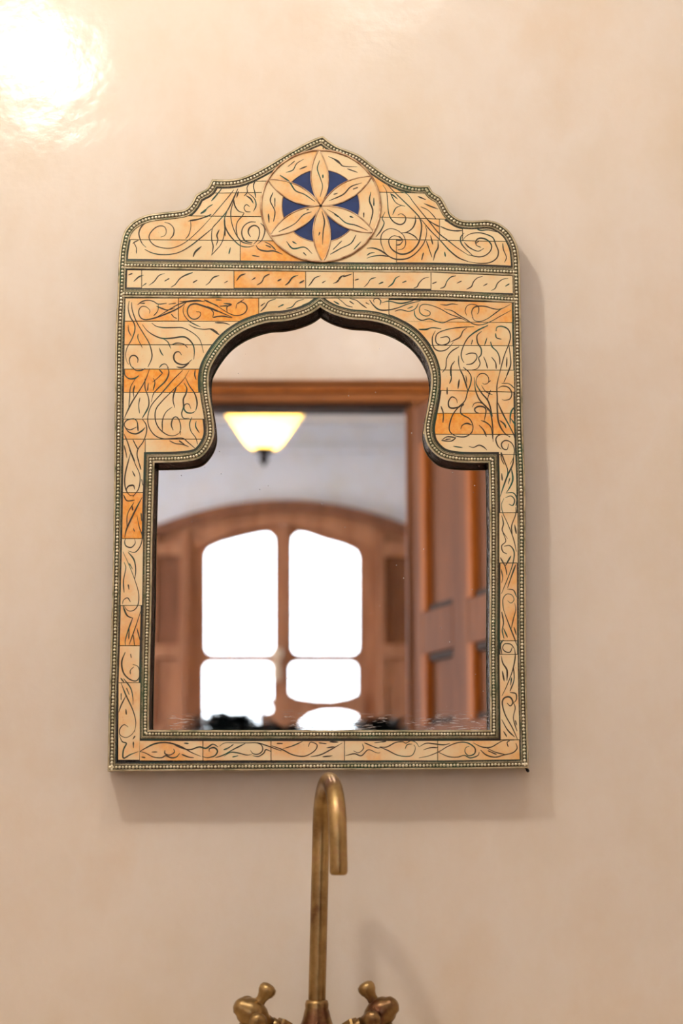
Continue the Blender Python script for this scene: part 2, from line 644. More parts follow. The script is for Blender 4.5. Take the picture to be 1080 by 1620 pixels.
# wall with the arched window
wc = V(447, 900, WIN_Y).x                      # window centre line
wl, wr = V(294, 900, WIN_Y).x, V(600, 900, WIN_Y).x
wtop = V(447, 824, WIN_Y).z
wbot = 0.85
bm = bmesh.new()
bm_box(bm, (HX0 - TH, yw - TH, 0), (wl, yw, HZ)); bm_box(bm, (wr, yw - TH, 0), (HX1 + TH, yw, HZ))
bm_box(bm, (wl, yw - TH, 0), (wr, yw, wbot)); bm_box(bm, (wl, yw - TH, wtop), (wr, yw, HZ))
from_bm('wall_window', bm, 'hall_plaster', kind='structure')
cz = V(500, 712, WIN_Y).z
bm = bmesh.new()
bm_box(bm, (HX0, yw, cz - 0.012), (HX1, yw + 0.022, cz + 0.018), 0.006)
from_bm('trim_1', bm, 'hall_plaster', kind='structure')

# door casing and lintel on the bathroom side
dc = struct('trim_2')
zt = V(500, 606, DOOR_Y).z
hh = zt - head_z
cwid = 0.062
for nm, (a0, a1, dp, mt) in {'casing_board': (0.0, 0.42, 0.022, 'door_wood_h'), 'casing_bead': (0.45, 0.62, 0.028, 'moulding_wood'),
                             'casing_ogee': (0.62, 0.84, 0.022, 'door_wood_h'), 'casing_cap': (0.86, 1.0, 0.034, 'door_wood_h')}.items():
    box(nm, (open_x0 - cwid, yd, head_z + hh * a0), (jamb_x + cwid, yd + dp, head_z + hh * a1), mt, dc, 0.003)
for s, xx in ((1, jamb_x), (-1, open_x0)):
    box('casing_jamb', (xx, yd, 0), (xx + s * 0.03, yd + 0.022, head_z), 'door_wood', dc, 0.003)
    box('casing_jamb', (xx + s * 0.031, yd, 0), (xx + s * cwid, yd + 0.028, head_z), 'moulding_wood', dc, 0.003)
    box('jamb_lining', (xx - s * 0.012, yd - TF - 0.008, 0), (xx, yd + 0.005, head_z), 'door_wood', dc, 0.002)
box('head_lining', (open_x0, yd - TF - 0.008, head_z - 0.012), (jamb_x, yd + 0.005, head_z), 'shade_dark_wood', dc, 0.002)

# open door leaf, hinged at the right jamb, standing into the bathroom
hinge = V(655, 900, DOOR_Y - 0.03)
ang = math.radians(18.7)
DW, DTK, DH = 0.83, 0.044, head_z - 0.02
leaf = bpy.data.objects.new('door_1', None); COL.objects.link(leaf); leaf['kind'] = 'structure'
R4 = Matrix.Translation((hinge.x, hinge.y, 0)) @ Matrix.Rotation(-ang, 4, 'Z')


def leafbox(name, u0, u1, z0, z1, d0, d1, mat, bevel=0.003):
    # u along the leaf from the hinge, d: thickness, 0 = face seen in the mirror
    return box(name, (d0, u0, z0), (d1, u1, z1), mat, leaf, bevel, matrix=R4)


zr1, zr2, zr3 = 1.555, 1.455, 1.29
cols = [(0.05, 0.235), (0.325, 0.505), (0.595, 0.78)]
edges_u = [0.0] + [e for c_ in cols for e in c_] + [DW]
for k in range(0, 8, 2):
    leafbox('stile', edges_u[k], edges_u[k + 1], 0.01, DH, 0, DTK, 'door_wood')
for u0, u1 in cols:
    for a, b in ((0.01, 0.22), (1.13, zr3), (zr2, zr1), (DH - 0.1, DH)):
        leafbox('rail', u0, u1, a, b, 0, DTK, 'door_wood')
    for a, b in ((0.22, 1.13), (zr3, zr2), (zr1, DH - 0.1)):
        leafbox('panel', u0, u1, a, b, 0.014, DTK - 0.008, 'door_wood')
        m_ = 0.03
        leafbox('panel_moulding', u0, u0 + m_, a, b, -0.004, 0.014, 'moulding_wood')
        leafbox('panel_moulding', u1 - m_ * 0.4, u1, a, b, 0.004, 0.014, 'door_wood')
        leafbox('panel_moulding', u0 + m_, u1 - m_ * 0.4, a, a + 0.014, 0.004, 0.014, 'shade_dark_wood')  # dark bars: shade at the panel edges put into their colour
        leafbox('panel_moulding', u0 + m_, u1 - m_ * 0.4, b - 0.018, b, 0.004, 0.014, 'shade_dark_wood')

# arched window with its wooden surround
win = struct('window_1', (wc, yw, wbot))


def vpt(Y0, Y1):
    return lambda p, k: V(p[0], p[1], Y0 if k == 0 else Y1)


def pane_loop(x0, x1, y_in, y_out, yb, inner_right):
    # rounded pane; the top edge climbs towards the middle of the window
    l = []
    if inner_right:
        l = [(x0, y_out + 10), (x0 + 5, y_out), (x0 + 25, y_out - 9), (x0 + 55, y_out - 17), (x1 - 22, y_in + 1), (x1 - 9, y_in), (x1 - 1, y_in + 7), (x1, y_in + 20)]
    else:
        l = [(x0, y_in + 20), (x0 + 1, y_in + 7), (x0 + 9, y_in), (x0 + 22, y_in + 1), (x1 - 55, y_out - 17), (x1 - 25, y_out - 9), (x1 - 5, y_out), (x1, y_out + 10)]
    return l + [(x1, yb - 9), (x1 - 3, yb - 3), (x1 - 9, yb), (x0 + 9, yb), (x0 + 3, yb - 3), (x0, yb - 9)]


def low_loop(x0, x1, yt, yb):
    return [(x0, yt + 9), (x0 + 3, yt + 3), (x0 + 9, yt), (x1 - 9, yt), (x1 - 3, yt + 3), (x1, yt + 9), (x1, yb), (x0, yb)]


arch = lambda x: 791 + 41 * ((x - 447) / 203.0) ** 2
ar_o = [(x, arch(x)) for x in range(170, 725, 16)]
# plate that carries the sashes: outer arch down to the sill, one hole for both sashes
hole = [(305, 1330), (305, 868)] + [(x, 831 + 44 * ((x - 447) / 147.0) ** 2) for x in range(312, 586, 14)] + [(589, 868), (589, 1330)]
plate('surround', V2(ar_o + [(722, 1345), (170, 1345)]), [V2(hole)], vpt(WIN_Y - 0.03, WIN_Y + 0.0), 'window_wood', win)
ao2 = [(x, arch(x)) for x in range(170, 725, 16)]
ai2 = [(x, arch(x) + 17) for x in range(722, 160, -16)]
plate('arch_moulding', V2(ao2 + ai2), [], vpt(WIN_Y - 0.06, WIN_Y - 0.031), 'window_wood_dark', win)
UPL = pane_loop(325, 434, 843, 868, 1035, True); UPR = pane_loop(462, 567, 843, 871, 1035, False)
LOL = low_loop(322, 431, 1047.5, 1310); LOR = low_loop(458, 565, 1047.5, 1310)
for nm, x0, x1, up_, lo_ in (('sash', 297, 446.8, UPL, LOL), ('sash', 447.2, 598, UPR, LOR)):
    top = [(x, 825 + 42 * ((x - 447) / 147.0) ** 2) for x in [x0 + (x1 - x0) * k / 10 for k in range(11)]]
    sash = plate(nm, V2(top + [(x1, 1328), (x0, 1328)]), [V2(up_), V2(lo_)], vpt(WIN_Y + 0.0, WIN_Y + 0.04), 'window_wood', win)
    for lp in (up_, lo_):
        xs = [p[0] for p in lp]; ys = [p[1] for p in lp]
        plate('pane', V2([(min(xs) - 3, min(ys) - 3), (max(xs) + 3, min(ys) - 3), (max(xs) + 3, max(ys) + 3), (min(xs) - 3, max(ys) + 3)]), [], vpt(WIN_Y + 0.018, WIN_Y + 0.022), 'pane', sash)
plate('meeting_stile', V2([(440, 832), (455, 832), (452, 1328), (438, 1328)]), [], vpt(WIN_Y - 0.03, WIN_Y + 0.0), 'window_wood', win)
hd = V(438, 1034, WIN_Y - 0.05); hd2 = V(437, 1062, WIN_Y - 0.05)
lathe('handle', [(0.0, -0.03), (0.012, -0.028), (0.024, -0.01), (0.026, 0.004), (0.018, 0.02), (0.0, 0.026)], 'pale_brass', win, hd)
lathe('handle_plate', [(0.0, -0.045), (0.014, -0.042), (0.02, -0.02), (0.018, 0.02), (0.012, 0.045), (0.0, 0.048)], 'pale_brass', win, hd2)
fo = [(409, 1300), (411, 1150), (411, 1108), (430, 1107), (440, 1100), (455, 1096), (470, 1104), (500, 1108), (525, 1108.5), (550, 1104), (572, 1095), (577, 1096), (577, 1142),
      (567, 1136), (563, 1130), (550, 1126), (535, 1124), (510, 1124.5), (490, 1130), (476, 1141), (468, 1155), (466, 1180), (466, 1300)]
fh = [(418, 1110), (424, 1111), (430, 1117), (431, 1122), (428, 1127), (418, 1128.5)]
plate('fretwork', V2(fo), [V2(fh)], vpt(WIN_Y - 0.05, WIN_Y - 0.032), 'window_wood', win)
box('window_sill', (wl - 0.5, yw, wbot - 0.05), (wr + 0.5, yw + 0.12, wbot - 0.004), 'window_wood', win, 0.004)

# folding shutters to either side of the sashes


def shutter(x0, x1, label_side, pm=('window_wood', 'window_wood', 'window_wood_dark')):
    sh = bpy.data.objects.new('shutter', None); COL.objects.link(sh)
    a = V(x0, 900, WIN_Y - 0.031); b = V(x1, 900, WIN_Y - 0.031)
    sh.location = (a.x, a.y, wbot)
    sh['label'] = label_side; sh['category'] = 'shutter'; sh['group'] = 'wooden shutters beside the reflected window'
    zz = [wbot + 0.01, V(447, 1160, WIN_Y).z, V(447, 1032, WIN_Y).z, V(447, 872, WIN_Y).z]
    yy = a.y
    st = (b.x - a.x) * 0.18
    ztop = V(447, 848, WIN_Y).z
    box('stile', (a.x, yy + 0.001, zz[0]), (a.x + st, yy + 0.03, ztop), 'window_wood', sh, 0.003)
    box('stile', (b.x - st, yy + 0.001, zz[0]), (b.x, yy + 0.03, ztop), 'window_wood', sh, 0.003)
    for z in (zz[0] + 0.03, zz[1], zz[2], zz[3]):
        box('rail', (a.x + st, yy + 0.001, z - 0.03), (b.x - st, yy + 0.028, z + 0.03), 'window_wood', sh, 0.003)
    for k in range(3):
        box('panel', (a.x + st, yy + 0.001, zz[k] + 0.031), (b.x - st, yy + 0.012, zz[k + 1] - 0.031), pm[k], sh, 0.003)
    return sh


shutter(238, 296, 'brown panelled wooden shutter left of the bright window seen in the mirror')
shutter(598, 654, 'brown panelled wooden shutter right of the bright window seen in the mirror', ('window_wood', 'window_wood', 'door_wood'))
w3 = struct('fill_window_bath', (BX0, (bw0 + bw1) / 2, bz0))  # added window, out of view, brings fill light into the bathroom
for a, b in (((BX0 - 0.08, bw1, bz0), (BX0 - 0.03, bw1 + 0.05, bz1)), ((BX0 - 0.08, bw0 - 0.05, bz0), (BX0 - 0.03, bw0, bz1)),
             ((BX0 - 0.08, bw1 + 0.05, bz0), (BX0 - 0.03, bw0 - 0.05, bz0 + 0.05)), ((BX0 - 0.08, bw1 + 0.05, bz1 - 0.05), (BX0 - 0.03, bw0 - 0.05, bz1)),
             ((BX0 - 0.08, (bw0 + bw1) / 2 - 0.025, bz0 + 0.05), (BX0 - 0.03, (bw0 + bw1) / 2 + 0.025, bz1 - 0.05))):
    box('window_frame', a, b, 'window_wood', w3, 0.003)
# frame of the added daylight opening in the left hall wall (never in view)
w2 = struct('fill_window_hall', (HX0, (lo0 + lo1) / 2, 0.5))
for a, b in (((HX0 - 0.08, lo1, 0.5), (HX0 - 0.03, lo1 + 0.06, 2.35)), ((HX0 - 0.08, lo0 - 0.06, 0.5), (HX0 - 0.03, lo0, 2.35)),
             ((HX0 - 0.08, lo1 + 0.06, 0.5), (HX0 - 0.03, lo0 - 0.06, 0.56)), ((HX0 - 0.08, lo1 + 0.06, 2.29), (HX0 - 0.03, lo0 - 0.06, 2.35)),
             ((HX0 - 0.08, (lo0 + lo1) / 2 - 0.03, 0.56), (HX0 - 0.03, (lo0 + lo1) / 2 + 0.03, 2.29))):
    box('window_frame', a, b, 'window_wood', w2, 0.003)
# ------------------------------------------------------------------ the mirror
base = P(503, 1218, 0)
mirror = thing('ornate_mirror', 'carved bone inlay wall mirror with arched top, beaded silver edging and blue rosette', 'mirror', (base.x, -0.018, base.z))
Y_BOARD, Y_TILE, Y_TRIM = -0.0215, -0.0228, -0.0238

OUT = [
    [(510, 215), (523, 225), (537, 233), (567, 245), (590, 262), (617, 280), (640, 290), (660, 294), (678, 293.5)],
    [(678, 293.5), (684, 303.5), (691, 308), (697, 311.5)],
    [(697, 311.5), (703, 321), (710, 334), (719, 342.6), (730, 348), (745, 349.5), (760, 348.8), (773, 348.6), (787, 352.5), (800, 361), (809, 371), (817, 387), (820.5, 404), (822, 430), (823.5, 500), (827, 677), (830, 760), (831, 865), (831.5, 1014), (832.5, 1088), (834.5, 1162), (836, 1215)],
    [(836, 1215), (690, 1217), (510, 1218), (340, 1219), (170.5, 1220)],
    [(170.5, 1220), (172, 1125), (175, 1033), (177, 958), (179, 865), (181, 736), (181.5, 677), (183, 531), (186, 467), (188, 413), (191, 387), (197, 366), (210, 351), (230, 341), (252, 337), (275, 334.5), (293, 331), (303, 321), (309.5, 308.5)],
    [(309.5, 308.5), (318, 303.5), (328, 297.5), (335.6, 283.5)],
    [(335.6, 283.5), (352, 284.5), (373, 283), (390, 278), (413, 267), (447, 247), (480, 228), (497, 220), (510, 215)],
]
outline = chain(V2s for V2s in [V2(s) for s in OUT])
INN = [
    [(506.3, 478), (516, 485), (532, 492.5), (555, 498.6), (584, 501), (607, 505.7), (630, 515), (652, 529), (668.5, 547), (680, 566.6), (686.3, 586), (688, 605.5), (685, 631), (680, 657), (677, 675), (677.5, 687), (681, 700), (690, 712), (702, 720.5), (721, 724.8), (743, 726), (778.5, 726)],
    [(778.5, 726), (779.5, 754), (780.5, 828), (780.5, 902), (780, 1032), (781, 1125), (781, 1161)],
    [(781, 1161), (640, 1161.5), (510, 1161.5), (345, 1161.5), (229.5, 1161)],
    [(229.5, 1161), (229.6, 1125), (231.5, 1032), (233.4, 958), (235, 847), (238.4, 726)],
    [(238.4, 726), (280, 725.2), (306, 722), (317.5, 715.7), (327, 703), (332, 690), (332.6, 677), (330.4, 657), (326, 631.5), (324, 612), (324.3, 592.6), (329, 576), (342, 554), (358, 535), (377, 521), (397, 511.5), (423, 504), (449, 502), (471, 497), (491, 489), (506.3, 478)],
]
inner = chain([V2(s) for s in INN])


def cv(yf, yb):
    return lambda p, k: PM(p[0], p[1], yf if k == 0 else yb)


hole = offset(inner, 6.0)
ob = plate('back_board', offset(outline, 1.0), [hole], cv(Y_BOARD, -0.0015), 'lacquer', mirror)
gpts = offset(inner, 1.0)
plate('mirror_glass', gpts, [], cv(GLASS_Y - DY, GLASS_Y - DY + 0.003), 'mirror', mirror)


def ribbon(name, path, prof, mats, parent, closed=True):
    """sweep a profile of (pixel offset to the inside, y, material index of the strip up to the next)"""
    rows = [(offset(path, d, closed), y) for d, y, _ in prof]
    n = len(path); vs = []; fs = []; mi = []
    for row, y in rows:
        vs += [PM(p.x, p.y, y) for p in row]
    for r in range(len(rows) - 1):
        for i in range(n if closed else n - 1):
            j = (i + 1) % n
            fs.append((r * n + i, r * n + j, (r + 1) * n + j, (r + 1) * n + i)); mi.append(prof[r][2])
    return from_lists(name, vs, fs, mats, parent, False, None, mi)


def sphere_mesh(kind):
    bm = bmesh.new()
    if kind == 'bead':
        bmesh.ops.create_icosphere(bm, subdivisions=2, radius=1.0)
    else:
        bmesh.ops.create_icosphere(bm, subdivisions=1, radius=1.0)
    vs = [v_.co.copy() for v_ in bm.verts]; fs = [tuple(v_.index for v_ in f.verts) for f in bm.faces]
    bm.free()
    return vs, fs


BEAD = sphere_mesh('bead'); TINY = sphere_mesh('tiny')


def beads(name, path, d, spacing, r, y, mat, parent, closed=True, shape=BEAD, flat=0.7):
    q = offset(path, d, closed)
    if closed:
        q = q + [q[0]]
    L = [0.0]
    for a, b in zip(q, q[1:]):
        L.append(L[-1] + (b - a).length)
    n = int(L[-1] / spacing); vs = []; fs = []; k = 0
    for i in range(n):
        s = (i + 0.5) * L[-1] / n
        while L[k + 1] < s:
            k += 1
        u = (s - L[k]) / max(1e-9, L[k + 1] - L[k])
        p = q[k].lerp(q[k + 1], u)
        c = PM(p.x + random.uniform(-.25, .25), p.y + random.uniform(-.25, .25), y)
        rr = r * 0.000645 * random.uniform(0.85, 1.1)
        o0 = len(vs)
        vs += [c + Vector((v_.x * rr, v_.y * rr * flat, v_.z * rr)) for v_ in shape[0]]
        fs += [tuple(o0 + j for j in f) for f in shape[1]]
    return from_lists(name, vs, fs, mat, parent, True, 'stuff')


tr = ribbon('outer_trim', outline, [(-0.3, -0.004, 1), (-0.3, -0.0222, 0), (0.8, -0.0240, 0), (2.4, -0.0240, 1), (3.2, -0.0232, 1), (9.0, -0.0232, 0), (9.6, -0.0238, 0), (10.4, -0.0238, 1), (11.0, -0.0230, 2), (14.0, -0.0229, 2)], ['silver', 'patina', 'groove'], mirror)
beads('beading', outline, 6.1, 5.4, 2.15, -0.0236, 'bead', tr)
beads('milled_edge', outline, 11.2, 2.3, 0.75, -0.0232, 'silver', tr, shape=TINY)
tr = ribbon('inner_trim', inner, [(-11.0, -0.0229, 2), (-7.4, -0.0230, 1), (-5.0, -0.0236, 0), (-4.0, -0.0236, 1), (-3.0, -0.0231, 1), (2.8, -0.0231, 0), (3.6, -0.0240, 0), (6.0, -0.0238, 1), (6.6, -0.0225, 1), (6.6, -0.0205, 1)], ['silver', 'patina', 'groove'], mirror)
beads('beading', inner, 0.0, 4.9, 2.0, -0.0235, 'bead', tr)
beads('milled_edge', inner, -6.2, 2.3, 0.75, -0.0232, 'silver', tr, shape=TINY)
B1 = cr(V2([(196, 419), (300, 420.5), (390, 421.8), (480, 423), (570, 424), (640, 424.4), (700, 425.2), (760, 427.5), (815, 430)]), 4)
B2 = cr(V2([(193, 464.2), (300, 464.8), (390, 465), (480, 465), (570, 465.3), (640, 466), (700, 467), (760, 469.8), (817, 473.2)]), 4)
for Bp in (B1, B2):
    tr = ribbon('band_trim', Bp, [(-9.6, -0.0229, 2), (-6.5, -0.0230, 1), (-3.8, -0.0232, 0), (-3.0, -0.0232, 1), (-2.6, -0.0230, 1), (3.0, -0.0230, 0), (3.4, -0.0237, 0), (5.6, -0.0236, 0), (6.2, -0.0228, 2), (7.4, -0.0228, 2)], ['silver', 'patina', 'groove'], mirror, False)
    beads('beading', Bp, 0.2, 5.0, 2.1, -0.0235, 'bead', tr, False)
    beads('milled_edge', Bp, -5.2, 2.3, 0.8, -0.0232, 'silver', tr, False, TINY)

# --- bone tiles. obj.color = (orange stain, pink, grey)
G = 0.55          # half joint in pixels
tile_id = 0


def tile(region, cuts, colour, yf=None, name='bone_tile'):
    global tile_id
    poly = list(region)
    for a, b in cuts:
        poly = clip(poly, a, b)
        if len(poly) < 3:
            return None
    poly = dedupe(poly)
    if len(poly) < 3 or abs(area(poly)) < 15:
        return None
    tile_id += 1
    yy = (Y_TILE if yf is None else yf) - random.uniform(0, 0.00018)
    o = prism(name, poly, yy, -0.0210, 'bone', mirror)
    o.color = (colour[0], colour[1], colour[2], 1)
    return o


def below(y0, y1=None):     # keep what is under the line (larger y)
    y1 = y0 if y1 is None else y1
    return ((0, y0 + G), (1080, y1 + G))


def above(y0, y1=None):
    y1 = y0 if y1 is None else y1
    return ((1080, y1 - G), (0, y0 - G))


def right_of(x0, x1=None):   # x at y=0 and at y=1620
    x1 = x0 if x1 is None else x1
    return ((x0 + G, 1620), (x0 + G, 0))


def left_of(x0, x1=None):
    return ((x0 - G, 0), (x0 - G, 1620))


def lineL(pa, pb):      # line through two points given at left and right, extended
    (xa, ya), (xb, yb) = pa, pb
    s = (yb - ya) / (xb - xa)
    return ya - s * xa, ya + s * (1080 - xa)


crest = offset(outline, 9.0)
crest = clip(crest, *above(413.5 + 0, 413.5))if False else crest
ymid = lineL((200, 411.5), (812, 421))
crest = clip(crest, *above(*ymid))
L1, L2, L3 = lineL((337, 305.5), (414, 304.4)), lineL((297, 341.6), (411, 342.8)), lineL((205, 379), (432, 381))
R1, R2, R3 = lineL((599, 304), (676, 305.7)), lineL((600, 343.3), (710, 347)), lineL((584, 378), (803, 382))
LC, RC = left_of(500), right_of(518)
tile(crest, [left_of(511), above(286.4), right_of(300)], (0.1, 0.0, 0.0))
tile(crest, [LC, below(286.4), above(*L1)], (0.25, 0.05, 0.0))
tile(crest, [LC, below(*L1), above(*L2)], (0.22, 0.0, 0.05))
tile(crest, [LC, below(*L2), above(*L3)], (0.14, 0.0, 0.15))
tile(crest, [left_of(380), below(*L3)], (0.05, 0.0, 0.35))
tile(crest, [right_of(380), left_of(507), below(*L3)], (0.55, 0.0, 0.0))
tile(crest, [right_of(511), above(*R1)], (0.3, 0.05, 0.1))
tile(crest, [RC, below(*R1), above(*R2)], (0.18, 0.0, 0.2))
tile(crest, [RC, left_of(695), below(*R2), above(*R3)], (0.2, 0.15, 0.25))
tile(crest, [right_of(695), left_of(731.5), below(*R2), above(*R3)], (0.2, 0.0, 0.05))
tile(crest, [right_of(731.5), below(*R2), above(*R3)], (0.08, 0.0, 0.3))
tile(crest, [right_of(507), left_of(627), below(*R3)], (0.1, 0.0, 0.2))
tile(crest, [right_of(627), below(*R3)], (0.22, 0.05, 0.05))

band = V2([(199.5, 427.5), (390, 429), (570, 430.5), (681, 431.2), (812, 437), (812, 464), (681, 459.8), (570, 457.4), (390, 456.4), (199.5, 455.8)])
for x0, x1, c_ in ((190, 224, (0.25, 0, .2)), (224, 370, (0.12, 0.25, 0.15)), (370, 483.3, (0.55, 0, 0)), (483.3, 558.6, (0.2, 0.15, 0)), (558.6, 681.5, (0.22, 0.55, 0)), (681.5, 830, (0.15, 0.05, 0.3))):
    tile(band, [right_of(x0), left_of(x1)], c_)

# the field round the arch: outline inset minus the arch, split in left and right half
inn_o = offset(inner, -8.5)
outl = offset(outline, 10.5)
ia = max(range(len(inn_o)), key=lambda i: -inn_o[i].y)
inn_loop = inn_o[ia:] + inn_o[:ia]                     # clockwise from the arch apex: right side first
botR = max(range(len(inn_loop)), key=lambda i: inn_loop[i].x + inn_loop[i].y)
botL = max(range(len(inn_loop)), key=lambda i: -inn_loop[i].x + inn_loop[i].y)
apex = inn_loop[0]
right_field = [Vector((apex.x, 300))] + [Vector((900, 300)), Vector((900, inn_loop[botR].y))] + inn_loop[botR::-1]
left_field = inn_loop[botL:] + [apex, Vector((apex.x, 300)), Vector((100, 300)), Vector((100, inn_loop[botL].y))]
# outer side lines of the tiles
LS = [((197.5, 470), (195, 700)), ((195, 700), (190.5, 958)), ((190.5, 958), (187, 1203))]
def ledge(y):
    xs = [(470, 198.5), (560, 196.5), (700, 195), (780, 194), (852, 193), (958, 190.5), (1021, 189.6), (1080, 187.5), (1203, 187)]
    for (a, xa), (b, xb) in zip(xs, xs[1:]):
        if a <= y <= b:
            return xa + (xb - xa) * (y - a) / (b - a)
    return xs[0][1] if y < 470 else xs[-1][1]


def redge(y):
    xs = [(470, 812), (560, 813), (700, 817), (811, 818.3), (1013, 819), (1150, 821), (1203, 823)]
    for (a, xa), (b, xb) in zip(xs, xs[1:]):
        if a <= y <= b:
            return xa + (xb - xa) * (y - a) / (b - a)
    return xs[0][1] if y < 470 else xs[-1][1]


def lcut(ya, yb):
    return ((ledge(yb), yb), (ledge(ya), ya))


def rcut(ya, yb):
    return ((redge(ya), ya), (redge(yb), yb))


top_l = below(471.5); topr = below(*lineL((510, 471.5), (812, 478.5)))
tile(left_field, [top_l, above(508), left_of(282), lcut(471, 508)], (0.35, 0, 0.0))
tile(left_field, [top_l, above(508.3), right_of(282), left_of(409)], (0.62, 0, 0))
tile(left_field, [top_l, above(508.3), right_of(409), left_of(503)], (0.1, 0, 0.1))
rowsL = [(508.2, 545.4, (0.42, 0, 0.1)), (545.4, 584, (0.08, 0.05, 0.2)), (584, 620.7, (0.95, 0.1, 0)), (620.7, 663, (0.08, 0.12, 0.25)), (663, 694.8, (0.3, 0.1, 0.05))]
for ya, yb, c_ in rowsL:
    tile(left_field, [below(ya), above(yb), lcut(ya, yb)], c_)
tile(left_field, [below(694.8), above(717), right_of(229.5)], (0.1, 0.1, 0.15))
strip_l = [(694.8, 779.3, (0.2, 0.05, 0.25)), (779.3, 852, (0.9, 0, 0)), (852, 957.8, (0.28, 0.15, 0.1)), (957.8, 1021.5, (0.45, 0.6, 0)), (1021.5, 1080, (0.25, 0.6, 0.1)), (1080, 1202.6, (0.32, 0, 0.25))]
lx = lambda y: 229.2 + (220.3 - 229.2) * (y - 700) / 500.0
for ya, yb, c_ in strip_l:
    q = V2([(ledge(ya), ya), (lx(ya), ya), (lx(yb), yb), (ledge(yb), yb)])
    tile(q, [below(ya), above(yb)], c_)

tile(right_field, [below(471.5), above(508.7), left_of(615), right_of(512)], (0.3, 0.15, 0))
tile(right_field, [topr, above(*lineL((615, 508.7), (812, 510.5))), right_of(615), rcut(470, 512)], (0.2, 0.1, 0.35))
rowsR = [((508.7, 510.5), (546.3, 547), (0.3, 0.1, 0.1)), ((546.3, 547), (585.3, 585.7), (0.1, 0.05, 0.2)), ((585.3, 585.7), (617.5, 620.3), (0.28, 0.1, 0.1)),
         ((617.5, 620.3), (653.8, 653.8), (0.22, 0.05, 0.1)), ((653.8, 653.8), (687, 687.3), (0.85, 0.05, 0)), ((687, 687.3), (718.3, 719), (0.1, 0.1, 0.1))]
for a, b, c_ in rowsR:
    tile(right_field, [below(*lineL((690, a[0]), (812, a[1]))), above(*lineL((690, b[0]), (812, b[1]))), rcut(a[0], b[0])], c_)
strip_r = [(719, 811, (0.12, 0.05, 0.1)), (811, 890.7, (0.08, 0.1, 0.55)), (890.7, 1013.7, (0.25, 0.5, 0.55)), (1013.7, 1035.2, (0.05, 0.1, 0.7)), (1035.2, 1170.3, (0.3, 0.7, 0.2))]
rx = lambda y: 789.7 if y < 1050 else 789.7 + (791.8 - 789.7) * (y - 1050) / 120.0
for ya, yb, c_ in strip_r:
    q = V2([(rx(ya), ya), (redge(ya), ya), (redge(yb), yb), (rx(yb), yb)])
    tile(q, [below(ya), above(yb)], c_)
strip_b = [(220.5, 320.8, (0.5, 0.75, 0)), (320.8, 428.6, (0.2, 0.4, 0.25)), (428.6, 544.7, (0.2, 0.8, 0.1)), (544.7, 692, (0.3, 0.15, 0.35)), (692, 823, (0.38, 0.2, 0.05))]
for xa, xb, c_ in strip_b:
    tile(V2([(xa, 1171.8), (xb, 1170.8), (xb, 1203), (xa, 1203)]), [right_of(xa), left_of(xb)], c_)

# --- rosette
RC0 = Vector((507.2, 325.8)); RX, RY = 94.3, 88.2
ros_e = PM(RC0.x, RC0.y, Y_TILE)
ros = bpy.data.objects.new('rosette', None); COL.objects.link(ros); ros.parent = mirror
ros.matrix_parent_inverse = Matrix.Translation(-Vector(mirror.location)); ros.location = (0, 0, 0)
ros['label'] = 'round inlaid medallion with six bone petals on blue'
# child offsets: the rosette sits at the world origin of the mirror's frame
TILT = math.radians(2.0)


def rp(r, a):
    return Vector((RC0.x + RX * r * math.cos(a + TILT), RC0.y - RY * r * math.sin(a + TILT)))


def rlink(o):
    o.parent = ros; o.matrix_parent_inverse = Matrix.Identity(4)
    return o


circ = [rp(1.0, 2 * math.pi * k / 72) for k in range(72)]
rlink(prism('rosette_back', [rp(1.012, 2 * math.pi * k / 72) for k in range(72)], Y_TILE - 0.0003, -0.021, 'joint'))
PW = 0.135
petal_cols = [(0.3, 0, .2), (0.28, 0, 0), (0.32, 0, 0.05), (0.28, 0.1, 0.05), (0.3, 0, 0.1), (0.18, 0.1, 0.15)]
ring_cols = [(0.3, 0, 0), (0.45, 0, 0), (0.18, 0.05, 0), (0.25, 0.1, 0.1), (0.2, 0.05, 0.3), (0.22, 0, 0.15)]
RB = 0.645


def petal_pt(a0, s, side, grow=0.0):
    wdt = (PW * (math.sin(math.pi * min(1, max(0, s))) ** 0.85) + grow)
    d = Vector((math.cos(a0), math.sin(a0))); nn = Vector((-d.y, d.x))
    q = d * (0.02 + 0.965 * s) + nn * wdt * side
    return Vector((RC0.x + RX * (q.x * math.cos(TILT) - q.y * math.sin(TILT)), RC0.y - RY * (q.x * math.sin(TILT) + q.y * math.cos(TILT))))


def half_w_angle(r):
    # angle that the petal covers at radius r
    s = (r - 0.02) / 0.965
    return math.atan2(PW * math.sin(math.pi * min(1, max(0, s))) ** 0.85 + 0.006, r)


